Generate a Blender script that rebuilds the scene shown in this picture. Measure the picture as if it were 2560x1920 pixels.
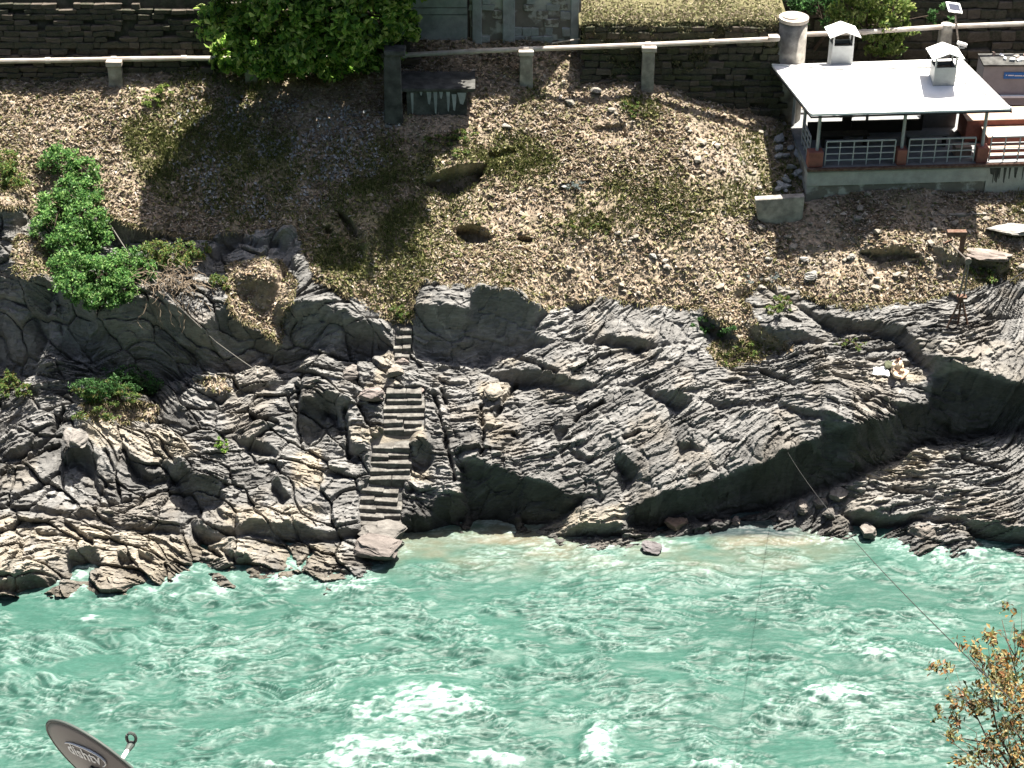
import bpy, math, random
import numpy as np
from mathutils import Vector, Matrix
random.seed(7); RNG = np.random.default_rng(11)
for o in list(bpy.data.objects): bpy.data.objects.remove(o)
scene = bpy.context.scene
COL = scene.collection
# ------------------------------------------------------------------ camera, sky, sun, exposure
CAM = np.array([0.0, 0.0, 37.0]); PITCH = math.radians(33); FPX = 4800.0
cam = bpy.data.objects.new('camera', bpy.data.cameras.new('camera')); COL.objects.link(cam)
cam.location = CAM; cam.rotation_euler = (math.pi/2-PITCH, 0, 0)
cam.data.sensor_width = 36; cam.data.lens = FPX/2560*36; cam.data.clip_end = 600
scene.camera = cam
SUN_DIR = Vector((.20, .29, 1.0)).normalized()
world = bpy.data.worlds.new('World'); scene.world = world; world.use_nodes = True
wn = world.node_tree.nodes; wl = world.node_tree.links
sky = wn.new('ShaderNodeTexSky'); sky.sky_type = 'NISHITA'; sky.sun_disc = False; sky.dust_density = 4.0; sky.ozone_density = .6
sky.sun_elevation = math.asin(SUN_DIR.z); sky.sun_rotation = math.atan2(SUN_DIR.x, SUN_DIR.y)
wn['Background'].inputs[1].default_value = 0.05
wl.new(sky.outputs[0], wn['Background'].inputs[0])
sl = bpy.data.lights.new('sun', 'SUN'); sl.energy = 5.0; sl.angle = math.radians(.5); sl.color = (1, .94, .84)
sun = bpy.data.objects.new('sun', sl); COL.objects.link(sun); sun.location = (10, 60, 80)
sun.rotation_euler = (-SUN_DIR).to_track_quat('-Z', 'Y').to_euler()
scene.view_settings.view_transform = 'Standard'; scene.view_settings.look = 'None'
scene.view_settings.exposure = 2.0; scene.view_settings.gamma = 1
scene.cycles.max_bounces = 4; scene.cycles.diffuse_bounces = 1; scene.cycles.glossy_bounces = 1; scene.cycles.transmission_bounces = 3; scene.cycles.caustics_reflective = False; scene.cycles.caustics_refractive = False
# ------------------------------------------------------------------ where a sight line meets a plane of the place
FW = np.array([0, math.cos(PITCH), -math.sin(PITCH)]); UP = np.array([0, math.sin(PITCH), math.cos(PITCH)])
def ray(px, py): return FW + np.array([1., 0, 0])*(px-1280)/FPX + UP*(960-py)/FPX
def atY(px, py, Y): r = ray(px, py); return CAM + r*(Y/r[1])
def atZ(px, py, z): r = ray(px, py); return CAM + r*((z-CAM[2])/r[2])
def atD(px, py, d): r = ray(px, py); return CAM + r/np.linalg.norm(r)*d
def proj(P):
    d = P-CAM; z = d@FW
    return 1280+FPX*d[..., 0]/z, 960-FPX*(d@UP)/z
# ------------------------------------------------------------------ noise
_perm = np.random.default_rng(3).permutation(1024); _grad = np.random.default_rng(4).uniform(-1, 1, 1024)
def _h(i, j): return _grad[(_perm[(i + _perm[j & 1023]) & 1023])]
def noise(x, y):
    x = np.asarray(x, float); y = np.asarray(y, float)
    i = np.floor(x).astype(int); j = np.floor(y).astype(int); fx = x-i; fy = y-j
    fx = fx*fx*fx*(fx*(fx*6-15)+10); fy = fy*fy*fy*(fy*(fy*6-15)+10)
    a = _h(i, j); b = _h(i+1, j); c = _h(i, j+1); d = _h(i+1, j+1)
    return a+(b-a)*fx+(c-a)*fy+(a-b-c+d)*fx*fy
def fbm(x, y, o=4, s=0.0):
    t = 0; a = 1; n = 0
    for k in range(o):
        t = t+a*noise(x+s+k*17.3, y-s+k*9.1); n += a; a *= .5; x = np.asarray(x)*2.03; y = np.asarray(y)*2.03
    return t/n
def sstep(a, b, x): t = np.clip((x-a)/(b-a), 0, 1); return t*t*(3-2*t)
# ------------------------------------------------------------------ object helpers
def tag(o, label=None, cat=None, group=None, kind=None):
    if label: o['label'] = label
    if cat: o['category'] = cat
    if group: o['group'] = group
    if kind: o['kind'] = kind
    return o
def empty(name, loc, rz=0.0, label=None, cat=None, group=None, kind=None):
    o = bpy.data.objects.new(name, None); COL.objects.link(o); o.location = loc; o.rotation_euler = (0, 0, rz)
    o.empty_display_size = .2
    return tag(o, label, cat, group, kind)
def link_mesh(name, me, mat=None, parent=None, loc=None):
    o = bpy.data.objects.new(name, me); COL.objects.link(o)
    if mat is not None and not me.materials: me.materials.append(mat)
    if parent is not None:
        o.parent = parent
        o.matrix_parent_inverse = Matrix.LocRotScale(parent.location, parent.rotation_euler, parent.scale).inverted()
    if loc is not None: o.location = loc
    return o
def np_mesh(name, V, F, col=None, smooth=False):
    """V (n,3), F (m,k) all faces with k corners"""
    V = np.ascontiguousarray(V, np.float32); F = np.ascontiguousarray(F, np.int32); m, k = F.shape
    me = bpy.data.meshes.new(name); me.vertices.add(len(V)); me.vertices.foreach_set('co', V.ravel())
    me.loops.add(m*k); me.loops.foreach_set('vertex_index', F.ravel())
    me.polygons.add(m); me.polygons.foreach_set('loop_start', np.arange(0, m*k, k, dtype=np.int32))
    me.polygons.foreach_set('use_smooth', np.full(m, smooth))
    if col is not None:
        a = me.color_attributes.new('Col', 'FLOAT_COLOR', 'POINT')
        c = np.ones((len(V), 4), np.float32); c[:, :3] = col; a.data.foreach_set('color', c.ravel())
    me.update(calc_edges=True)
    return me
class MB:
    def __init__(s): s.v = []; s.f = []
    def add(s, vs, fs):
        n = len(s.v); s.v += [tuple(map(float, v)) for v in vs]; s.f += [tuple(i+n for i in f) for f in fs]; return s
    def box(s, c, d, R=None, taper=1.0, jit=0.0):
        vs = []
        for z in (-.5, .5):
            for x, y in ((-.5, -.5), (.5, -.5), (.5, .5), (-.5, .5)):
                k = taper if z > 0 else 1
                p = Vector((x*d[0]*k, y*d[1]*k, z*d[2])) + Vector([random.uniform(-jit, jit) for _ in '123'])
                vs.append(Vector(c)+(R @ p if R is not None else p))
        return s.add(vs, [(3, 2, 1, 0), (4, 5, 6, 7), (0, 1, 5, 4), (1, 2, 6, 5), (2, 3, 7, 6), (3, 0, 4, 7)])
    def bar(s, a, b, w, h=None):
        a = Vector(a); b = Vector(b); d = b-a
        return s.box((a+b)/2, (w, h or w, d.length), d.to_track_quat('Z', 'Y').to_matrix())
    def tube(s, path, rad, n=8, cap=True):
        path = [Vector(p) for p in path]; rad = rad if hasattr(rad, '__len__') else [rad]*len(path)
        base = len(s.v); vs = []; fs = []; ref = Vector((.31, .17, .93)).normalized()
        for i, p in enumerate(path):
            t = (path[min(i+1, len(path)-1)]-path[max(i-1, 0)]).normalized()
            if abs(t.dot(ref)) > .95: ref = Vector((1, 0, 0))
            a = t.cross(ref).normalized(); b = t.cross(a)
            for k in range(n):
                th = 2*math.pi*k/n; vs.append(p+(a*math.cos(th)+b*math.sin(th))*rad[i])
        for i in range(len(path)-1):
            for k in range(n): fs.append((i*n+k, i*n+(k+1) % n, (i+1)*n+(k+1) % n, (i+1)*n+k))
        if cap: fs.append(tuple(range(n-1, -1, -1))); fs.append(tuple((len(path)-1)*n+k for k in range(n)))
        return s.add(vs, fs)
    def prism(s, poly, d):
        """poly: list of 3-D points, extruded by vector d"""
        n = len(poly); d = Vector(d); P = [Vector(p) for p in poly]
        return s.add(P+[p+d for p in P], [tuple(range(n-1, -1, -1)), tuple(range(n, 2*n))]+[(i, (i+1) % n, n+(i+1) % n, n+i) for i in range(n)])
    def mesh(s, name, smooth=False, bevel=0):
        me = bpy.data.meshes.new(name); me.from_pydata(s.v, [], s.f)
        import bmesh
        bm = bmesh.new(); bm.from_mesh(me); bmesh.ops.recalc_face_normals(bm, faces=bm.faces)
        if bevel: bmesh.ops.bevel(bm, geom=bm.edges[:], offset=bevel, segments=1, affect='EDGES')
        bm.to_mesh(me); bm.free()
        if smooth: me.polygons.foreach_set('use_smooth', [True]*len(me.polygons))
        return me
    def build(s, name, mat, parent=None, smooth=False, bevel=0, loc=None):
        return link_mesh(name, s.mesh(name, smooth, bevel), mat, parent, loc)
# ------------------------------------------------------------------ materials
AK = .44
BRIGHT = {'white_roof_paint', 'white_paint', 'pale_painted_pipe', 'white_cloth', 'solar_cells', 'blue_sign_paint', 'dish_rim', 'dark_hair', 'cable_sheath', 'skin', 'beige_clothing'}
def mat(name, base=(.5, .5, .5), rough=.8, var=0.0, scale=5.0, bump=0.0, bscale=30.0, col2=None, attr=False, metal=0.0, transl=0.0, stretch=None, contrast=(.35, .65), spec=.3):
    if name not in BRIGHT: base = tuple(c*AK for c in base); col2 = tuple(c*AK for c in col2) if col2 is not None else None
    m = bpy.data.materials.new(name); m.use_nodes = True; nt = m.node_tree; N = nt.nodes; L = nt.links
    b = N['Principled BSDF']; b.inputs['Roughness'].default_value = rough; b.inputs['Metallic'].default_value = metal
    b.inputs['Specular IOR Level'].default_value = spec
    co = N.new('ShaderNodeTexCoord'); mp = N.new('ShaderNodeMapping'); L.new(co.outputs['Object'], mp.inputs[0])
    if stretch: mp.inputs['Scale'].default_value = stretch
    if attr:
        src = N.new('ShaderNodeVertexColor'); src.layer_name = 'Col'; csock = src.outputs[0]
    else:
        rgb = N.new('ShaderNodeRGB'); rgb.outputs[0].default_value = (*base, 1); csock = rgb.outputs[0]
    if col2 is not None:
        n2 = N.new('ShaderNodeTexNoise'); n2.inputs['Scale'].default_value = scale*.6; n2.inputs['Detail'].default_value = 6; L.new(mp.outputs[0], n2.inputs['Vector'])
        rp = N.new('ShaderNodeValToRGB'); rp.color_ramp.elements[0].position = contrast[0]; rp.color_ramp.elements[1].position = contrast[1]; L.new(n2.outputs[0], rp.inputs[0])
        mx = N.new('ShaderNodeMix'); mx.data_type = 'RGBA'; L.new(rp.outputs[0], mx.inputs['Factor']); L.new(csock, mx.inputs[6]); mx.inputs[7].default_value = (*col2, 1); csock = mx.outputs[2]
    if var > 0:
        n1 = N.new('ShaderNodeTexNoise'); n1.inputs['Scale'].default_value = scale; n1.inputs['Detail'].default_value = 8; n1.inputs['Roughness'].default_value = .65; L.new(mp.outputs[0], n1.inputs['Vector'])
        mr = N.new('ShaderNodeMapRange'); mr.inputs[1].default_value = .3; mr.inputs[2].default_value = .7; mr.inputs[3].default_value = 1-var; mr.inputs[4].default_value = 1+var; L.new(n1.outputs[0], mr.inputs[0])
        mu = N.new('ShaderNodeVectorMath'); mu.operation = 'SCALE'; L.new(csock, mu.inputs[0]); L.new(mr.outputs[0], mu.inputs['Scale']); csock = mu.outputs[0]
    L.new(csock, b.inputs['Base Color'])
    if bump > 0:
        n3 = N.new('ShaderNodeTexNoise'); n3.inputs['Scale'].default_value = bscale; n3.inputs['Detail'].default_value = 8; L.new(mp.outputs[0], n3.inputs['Vector'])
        bp = N.new('ShaderNodeBump'); bp.inputs['Strength'].default_value = bump; bp.inputs['Distance'].default_value = .03; L.new(n3.outputs[0], bp.inputs['Height']); L.new(bp.outputs[0], b.inputs['Normal'])
    if transl > 0:
        t = N.new('ShaderNodeBsdfTranslucent'); L.new(csock, t.inputs[0]); ms = N.new('ShaderNodeMixShader'); ms.inputs[0].default_value = transl
        L.new(b.outputs[0], ms.inputs[1]); L.new(t.outputs[0], ms.inputs[2]); L.new(ms.outputs[0], N['Material Output'].inputs[0])
    return m
M = dict(
    rock=mat('rock', attr=True, rough=.85, var=.32, scale=7, bump=.7, bscale=22, stretch=(.55, 1, 1.9)),
    soil=mat('dry_soil', attr=True, rough=.95, var=.35, scale=9, bump=.6, bscale=30),
    litter=mat('dry_litter', attr=True, rough=.8, transl=.15),
    leaf=mat('leaf', attr=True, rough=.45, transl=.62, spec=.4),
    moss=mat('mossy_stone', (.12, .125, .075), .95, .45, 5, .6, 25), bark=mat('bark', (.16, .12, .09), .9, .4, 9, .6, 30),
    twig=mat('dry_twig', (.36, .28, .2), .9, .3, 9),
    concrete=mat('concrete', (.74, .70, .62), .9, .3, 4, .4, 40, col2=(.36, .33, .3)),
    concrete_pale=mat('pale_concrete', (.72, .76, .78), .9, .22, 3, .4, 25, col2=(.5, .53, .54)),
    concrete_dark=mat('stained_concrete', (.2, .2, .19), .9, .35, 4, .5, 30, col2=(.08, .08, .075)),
    stone=mat('wall_stone', (.24, .2, .165), .9, .45, 3, .6, 25, col2=(.15, .13, .1)),
    stone_b=mat('wall_stone_pale', (.3, .29, .27), .9, .4, 3, .6, 25),
    mortar=mat('wall_earth', (.17, .145, .115), .95, .45, 6, .7, 25, col2=(.09, .1, .065)),
    plaster=mat('peeling_plaster', (.8, .8, .75), .9, .2, 3, .4, 30, col2=(.36, .33, .29), contrast=(.44, .52)),
    plaster_top=mat('grey_plaster', (.82, .82, .77), .9, .2, 3, .3, 30),
    roof=mat('white_roof_paint', (.8, .8, .79), .5, .06, 2, col2=(.66, .65, .62), contrast=(.5, .75)),
    vent_metal=mat('galvanised_sheet', (.8, .84, .85), .5, .12, 5),
    pipe=mat('pale_painted_pipe', (.42, .395, .36), .55, .15, 4, col2=(.32, .27, .23)),
    rail=mat('grey_rail_paint', (.85, .86, .88), .5, .12, 8),
    terra=mat('terracotta_paint', (.62, .24, .18), .8, .2, 5, col2=(.5, .19, .15)),
    terra_top=mat('pink_cement_top', (.68, .5, .4), .85, .2, 5),
    floor=mat('cement_floor', (.42, .43, .44), .85, .2, 3),
    dark=mat('dark_wood', (.06, .055, .05), .8, .3, 6),
    cabin=mat('lilac_grey_paint', (.74, .71, .72), .8, .12, 3),
    blue=mat('blue_sign_paint', (.03, .17, .5), .5, .1, 5),
    white=mat('white_paint', (.85, .85, .85), .6, .06, 5),
    rust=mat('rusty_steel', (.2, .1, .065), .85, .4, 12, col2=(.3, .2, .15)),
    steel=mat('worn_steel', (.4, .34, .3), .6, .3, 12, metal=.3),
    cable=mat('cable_sheath', (.035, .035, .035), .6),
    rope=mat('grey_rope', (.34, .32, .29), .9),
    dish=mat('dish_grey_paint', (.42, .38, .36), .55, .1, 4),
    dish_dark=mat('dish_rim', (.05, .06, .055), .6),
    cloth=mat('white_cloth', (.8, .83, .83), .9, .1, 10),
    beige=mat('beige_clothing', (.58, .45, .33), .9, .15, 12),
    skin=mat('skin', (.35, .19, .13), .6, .05, 8),
    hair=mat('dark_hair', (.02, .017, .015), .6),
    green_cloth=mat('olive_cloth', (.16, .18, .11), .9, .2, 12),
    panel=mat('solar_cells', (.02, .025, .045), .25, .1, 20, spec=.6),
)
# ------------------------------------------------------------------ the far bank: one relief over an inclined plane (38 degrees)
ALPHA = math.radians(38); Y0 = 46.95
CA, SA = math.cos(ALPHA), math.sin(ALPHA); NRM = np.array([0, -SA, CA])
def to_uvh(P): return P[..., 0], (P[..., 1]-Y0)*CA+P[..., 2]*SA, -(P[..., 1]-Y0)*SA+P[..., 2]*CA
def from_uvh(u, v, h): return np.stack([u, Y0+v*CA-h*SA, v*SA+h*CA], -1)
def on_bank(px, py):
    r = ray(px, py); t = ((np.array([0, Y0, 0])-CAM)@NRM)/(r@NRM); return CAM+r*t
MS = 2.5; MX0, MY0 = -200, -100; MW, MH = 1190, 760
_gx, _gy = np.meshgrid(MX0+(np.arange(MW)+.5)*MS, MY0+(np.arange(MH)+.5)*MS)
def paint(buf, poly, val=1.0):
    P = np.array(poly, float); x0, y0 = P.min(0); x1, y1 = P.max(0)
    i0 = max(int((x0-MX0)/MS)-1, 0); i1 = min(int((x1-MX0)/MS)+2, MW); j0 = max(int((y0-MY0)/MS)-1, 0); j1 = min(int((y1-MY0)/MS)+2, MH)
    X = _gx[j0:j1, i0:i1]; Yg = _gy[j0:j1, i0:i1]; ins = np.zeros(X.shape, bool)
    for k in range(len(P)):
        ax, ay = P[k-1]; bx, by = P[k]
        if ay == by: continue
        ins ^= ((ay > Yg) != (by > Yg)) & (X < (bx-ax)*(Yg-ay)/(by-ay)+ax)
    buf[j0:j1, i0:i1][ins] = val
def sample(buf, px, py):
    x = np.clip((px-MX0)/MS-.5, 0, MW-1.01); y = np.clip((py-MY0)/MS-.5, 0, MH-1.01); i = x.astype(int); j = y.astype(int); fx = x-i; fy = y-j
    return buf[j, i]*(1-fx)*(1-fy)+buf[j, i+1]*fx*(1-fy)+buf[j+1, i]*(1-fx)*fy+buf[j+1, i+1]*fx*fy
def blur(b, n):
    for _ in range(n):
        b = (b+np.roll(b, 1, 0)+np.roll(b, -1, 0)+np.roll(b, 1, 1)+np.roll(b, -1, 1))/5
    return b
# steep and overhung faces of the rock
STEEP = [
 [(-200,500),(0,515),(45,525),(80,560),(40,600),(25,660),(50,705),(110,690),(135,720),(132,790),(125,800),(118,880),(95,935),(50,950),(0,920),(-200,930)],
 [(142,715),(200,735),(250,785),(300,775),(340,740),(400,760),(470,790),(520,830),(540,780),(565,770),(600,805),(650,838),(690,850),(705,880),(700,920),(660,905),(600,935),(540,938),(500,935),(470,945),(400,965),(370,990),(300,960),(240,930),(200,905),(162,900),(150,830)],
 [(700,770),(760,755),(860,770),(885,800),(900,850),(885,870),(880,900),(840,905),(800,880),(770,890),(740,930),(690,940),(700,870),(720,850),(690,810)],
 [(880,815),(930,800),(960,820),(975,870),(960,890),(900,900),(880,880)],
 [(1040,768),(1176,768),(1176,733),(1200,718),(1281,733),(1312,752),(1379,788),(1351,815),(1344,846),(1420,860),(1309,889),(1239,897),(1180,925),(1110,915),(1044,900),(1030,850)],
 [(1400,858),(1510,868),(1600,885),(1720,868),(1720,850),(1620,862),(1520,845)],
 [(1195,935),(1260,928),(1340,925),(1420,945),(1500,958),(1560,960),(1640,975),(1700,985),(1705,1000),(1640,995),(1590,975),(1510,970),(1430,988),(1350,968),(1300,978),(1250,960)],
 [(1600,975),(1690,985),(1760,1000),(1840,1005),(1960,1010),(2060,1030),(2130,1050),(2060,1060),(2000,1060),(1930,1030),(1850,1025),(1800,1035),(1770,1015),(1740,1010),(1720,1030),(1700,1040),(1660,1020),(1630,1000)],
 [(2050,1052),(2139,1068),(2244,1040),(2250,1013),(2318,1013),(2322,951),(2290,920),(2264,889),(2217,858),(2180,840),(2100,815),(2150,805),(2260,827),(2307,889),(2400,920),(2462,935),(2560,963),(2760,980),(2760,1075),(2560,1087),(2400,1110),(2291,1122),(2244,1157),(2167,1184),(2120,1215),(2069,1223),(1980,1262),(1900,1290),(1780,1310),(1600,1330),(1570,1320),(1580,1270),(1660,1230),(1720,1225),(1797,1204),(1855,1169),(1918,1157),(1988,1122),(2054,1091)],
 [(2095,1285),(2235,1290),(2400,1300),(2480,1310),(2560,1330),(2760,1330),(2760,1375),(2490,1368),(2430,1345),(2410,1318),(2300,1312),(2250,1325),(2195,1342),(2150,1330)],
 [(1866,815),(1900,805),(1950,825),(2030,838),(2090,852),(2060,865),(2000,870),(1940,875),(1900,860)],
 [(1905,710),(1935,705),(1950,730),(2010,760),(2040,780),(2100,800),(2260,822),(2200,838),(2100,835),(2050,810),(2000,790),(1960,760),(1930,740)],
 [(2270,824),(2360,808),(2350,793),(2290,803)], [(2440,802),(2500,782),(2560,795),(2700,800),(2700,812),(2460,812)],
 [(2040,915),(2070,930),(2100,955),(2135,968),(2130,950),(2090,930)], [(2120,1012),(2180,985),(2210,985),(2240,975),(2200,1005),(2150,1022)],
 [(2070,866),(2140,880),(2200,900),(2180,912),(2120,898)],
 [(1150,1150),(1200,1145),(1250,1170),(1300,1195),(1302,1230),(1295,1270),(1290,1330),(1180,1325),(1165,1230),(1165,1190),(1140,1165)],
 [(1308,1197),(1350,1200),(1400,1225),(1415,1240),(1445,1235),(1450,1222),(1490,1235),(1500,1258),(1470,1252),(1440,1275),(1420,1290),(1380,1310),(1320,1325),(1302,1300)],
 [(1487,1205),(1500,1208),(1515,1258),(1500,1260)],
 [(1010,1280),(1080,1290),(1090,1240),(1160,1240),(1165,1290),(1150,1335),(1080,1352),(980,1348),(900,1348),(850,1342),(870,1322),(1000,1312)],
 [(1385,1063),(1432,1070),(1420,1095),(1395,1112),(1383,1090)],
 [(1530,1130),(1560,1135),(1590,1165),(1590,1208),(1565,1218),(1548,1180)], [(1415,1123),(1450,1128),(1488,1165),(1460,1162),(1430,1147)],
 [(1690,1103),(1740,1113),(1755,1142),(1700,1144)], [(1715,1078),(1740,1108),(1770,1155),(1800,1180),(1815,1204),(1770,1175),(1757,1122),(1720,1100)],
 [(1390,1338),(1450,1312),(1540,1303),(1568,1315),(1555,1347),(1480,1352),(1400,1348)],
 [(1022,1110),(1060,1103),(1088,1125),(1082,1160),(1060,1187),(1030,1177),(1030,1140)], [(1003,1225),(1030,1218),(1037,1236),(1015,1242)],
 [(745,990),(820,985),(860,1000),(878,1010),(862,1050),(868,1085),(848,1100),(838,1065),(815,1040),(802,1075),(800,1095),(760,1118),(745,1090)],
 [(862,1080),(882,1115),(910,1115),(928,1137),(890,1162),(870,1152),(868,1120)],
 [(675,1198),(700,1203),(730,1247),(700,1264),(680,1240)], [(805,1178),(850,1182),(882,1196),(810,1198)], [(905,993),(962,1004),(962,1014),(920,1012)],
 [(580,1100),(640,1093),(680,1108),(702,1140),(690,1152),(640,1137),(590,1112)], [(580,985),(640,963),(740,953),(700,977),(640,987),(590,1002)],
 [(195,1110),(205,1095),(240,1130),(247,1150),(237,1170),(252,1200),(267,1230),(287,1262),(275,1267),(250,1237),(225,1197),(190,1167),(165,1182),(155,1150),(160,1130),(180,1130)],
 [(305,1143),(350,1148),(365,1173),(415,1193),(422,1207),(360,1218),(340,1207),(320,1172)],
 [(420,1168),(460,1163),(480,1193),(520,1198),(540,1198),(562,1215),(557,1262),(520,1272),(475,1280),(455,1267),(450,1230),(430,1212)],
 [(-200,1250),(0,1260),(60,1266),(150,1272),(230,1278),(290,1306),(360,1312),(450,1322),(467,1342),(420,1342),(330,1330),(250,1314),(190,1300),(60,1285),(0,1277),(-200,1265)],
 [(470,1300),(520,1308),(580,1318),(640,1302),(690,1308),(740,1303),(800,1323),(870,1318),(882,1337),(850,1353),(780,1356),(700,1358),(680,1355),(600,1342),(560,1352),(500,1368),(475,1342)],
 [(-200,1450),(0,1448),(40,1438),(85,1423),(90,1438),(130,1438),(150,1460),(120,1478),(50,1490),(-200,1495)],
 [(170,1385),(215,1370),(225,1363),(252,1370),(252,1412),(235,1432),(215,1427),(175,1432)], [(340,1363),(360,1383),(392,1395),(380,1410),(402,1415),(380,1422),(350,1402)],
 [(290,1375),(325,1380),(340,1412),(300,1417)], [(85,1323),(140,1320),(157,1330),(120,1347),(90,1342)], [(555,1378),(620,1388),(632,1410),(600,1422),(570,1402)], [(718,1383),(747,1390),(742,1407),(716,1407)],
 [(30,1068),(70,1083),(88,1087),(50,1093)], [(133,1023),(150,1028),(165,1062),(145,1064)], [(485,978),(520,973),(572,1000),(545,1017),(500,1007)], [(320,1040),(420,1050),(400,1062),(330,1056)],
 [(0,1150),(60,1120),(100,1108),(120,1090),(135,1095),(100,1125),(40,1150),(0,1165)],
 [(1052,452),(1090,430),(1150,412),(1219,408),(1202,460),(1130,497),(1105,482),(1060,472)],
 [(1142,572),(1165,562),(1200,565),(1230,583),(1234,598),(1210,606),(1170,609),(1145,592)], [(1293,586),(1334,590),(1325,605),(1305,604)],
 [(835,526),(855,528),(880,555),(902,592),(890,594),(865,572)], [(805,566),(825,560),(834,592),(820,587)],
 [(560,592),(600,580),(650,600),(700,580),(735,568),(742,600),(737,640),(742,690),(712,690),(692,660),(700,632),(640,640),(600,622),(560,642),(530,672),(520,640)],
 [(590,698),(640,703),(702,703),(697,740),(672,792),(645,782),(640,732),(615,747),(590,732)], [(905,612),(925,605),(925,690),(918,770),(900,740),(912,680)],
 [(265,533),(300,543),(340,553),(390,578),(407,600),(380,627),(340,642),(290,622),(260,592)],
 [(2147,632),(2200,622),(2255,613),(2262,625),(2310,638),(2312,657),(2260,652),(2200,657),(2160,642)],
 [(2330,618),(2400,633),(2480,653),(2535,668),(2512,687),(2500,692),(2470,672),(2420,662),(2360,662),(2330,642)],
 [(1830,730),(1860,715),(1875,735),(1850,745)], [(1745,800),(1770,790),(1830,820),(1850,860),(1800,855),(1760,830)], [(1400,765),(1480,748),(1500,755),(1440,785)],
]
mSteep = np.zeros((MH, MW))
for p in STEEP: paint(mSteep, p)
# soil and straw above, bedrock below
SOIL = [(-300,-200),(2800,-200),(2800,660),(2560,690),(2500,700),(2400,725),(2260,762),(2150,768),(2050,750),(1960,712),(1900,698),(1850,750),(1930,840),(1985,875),(1900,880),(1840,835),(1760,765),(1700,770),(1600,762),(1500,738),(1420,765),(1380,775),(1300,728),(1200,703),(1170,712),(1060,700),(1036,722),(1032,800),(985,805),(950,775),(880,740),(800,700),(770,640),(740,560),(640,575),(560,590),(520,600),(400,583),(300,543),(250,530),(120,570),(60,520),(-300,512)]
mSoil = np.zeros((MH, MW)); paint(mSoil, SOIL)
for p in ([(570,655),(640,650),(700,660),(740,700),(720,760),(700,850),(650,820),(590,790),(565,760),(560,700)], [(40,600),(100,590),(140,660),(130,690),(100,680),(60,700),(35,680)],
          [(1770,870),(1850,850),(1920,880),(1900,905),(1800,905)], [(490,948),(560,945),(575,985),(520,975)], [(200,1010),(390,1010),(385,1050),(240,1060)]): paint(mSoil, p)
mSoil = blur(mSoil, 2)
mGreen = np.zeros((MH, MW))
for p, w in (([(380,340),(430,470),(480,540),(560,560),(700,560),(850,560),(960,500),(1020,420),(1000,330),(880,360),(700,330),(500,300)], .5),
             ([(300,310),(430,340),(500,520),(420,520),(320,400)], .65), ([(1040,380),(1110,340),(1200,330),(1350,350),(1400,400),(1300,430),(1150,420),(1050,450)], .7),
             ([(960,540),(1060,500),(1050,620),(1040,800),(985,805),(980,650),(930,620)], .7), ([(1460,-100),(1950,-100),(1930,60),(1460,60)], .45),
             ([(1380,540),(1650,540),(1600,590),(1400,600)], .35), ([(-200,380),(60,380),(80,480),(-200,480)], .6), ([(740,560),(900,600),(930,700),(850,730),(770,640)], .5),
             ([(1550,250),(1650,250),(1650,300),(1560,290)], .6), ([(1770,860),(1930,860),(1920,905),(1790,905)], .8), ([(540,600),(620,590),(560,640)], .3), ([(-200,200),(120,200),(100,300),(-200,330)], .3)): paint(mGreen, p, w)
mGreen = blur(mGreen, 90)
mCream = np.zeros((MH, MW))
for p, w in (([(-200,1290),(0,1290),(300,1330),(500,1350),(560,1350),(860,1360),(860,1480),(-200,1520)], .75), ([(200,1060),(440,1080),(500,1130),(420,1160),(250,1120)], .8),
             ([(740,1130),(800,1120),(815,1215),(740,1225),(730,1180)], 1), ([(870,1070),(1070,1060),(1065,1105),(880,1110)], .8), ([(1195,960),(1275,965),(1280,1000),(1220,1010),(1195,990)], 1),
             ([(1195,1020),(1240,1040),(1290,1090),(1230,1110),(1200,1060)], .6), ([(1010,1170),(1080,1180),(1075,1215),(1020,1205)], 1), ([(2120,1130),(2400,1120),(2300,1180),(2150,1210)], .6),
             ([(2200,930),(2330,930),(2300,960),(2150,960)], .7), ([(1300,1290),(1560,1260),(1560,1310),(1400,1335),(1180,1350)], .8), ([(560,1270),(800,1260),(800,1310),(560,1310)], .7),
             ([(960,880),(1010,880),(1000,960),(940,960)], .8), ([(905,965),(960,960),(965,1000),(920,1000)], .8), ([(1230,890),(1310,885),(1280,925)], .6), ([(2260,850),(2560,850),(2560,960),(2400,920)], .25)): paint(mCream, p, w)
mCream = blur(mCream, 6)
mInletShade = np.zeros((MH, MW))       # shade of the inlet and the two caves, painted into the rock colour
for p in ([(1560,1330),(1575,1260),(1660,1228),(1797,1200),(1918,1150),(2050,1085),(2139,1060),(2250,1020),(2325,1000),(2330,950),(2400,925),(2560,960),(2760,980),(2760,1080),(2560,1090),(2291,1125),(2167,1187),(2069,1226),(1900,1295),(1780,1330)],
          [(1150,1150),(1250,1165),(1310,1195),(1400,1222),(1500,1258),(1470,1262),(1420,1292),(1320,1330),(1180,1330),(1080,1352),(900,1350),(870,1325),(1010,1282),(1090,1240),(1160,1235)]): paint(mInletShade, p)
mInletShade = blur(mInletShade, 4)
STAIR = [(962,965),(1062,965),(1062,1075),(1022,1110),(1030,1190),(1010,1210),(1000,1320),(900,1325),(895,1230),(925,1190),(925,1100),(960,1075)]
STAIR2 = [(980,805),(1034,805),(1030,885),(985,885)]
mStair = np.zeros((MH, MW)); paint(mStair, STAIR); paint(mStair, STAIR2); mStair = blur(mStair, 3)
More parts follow.
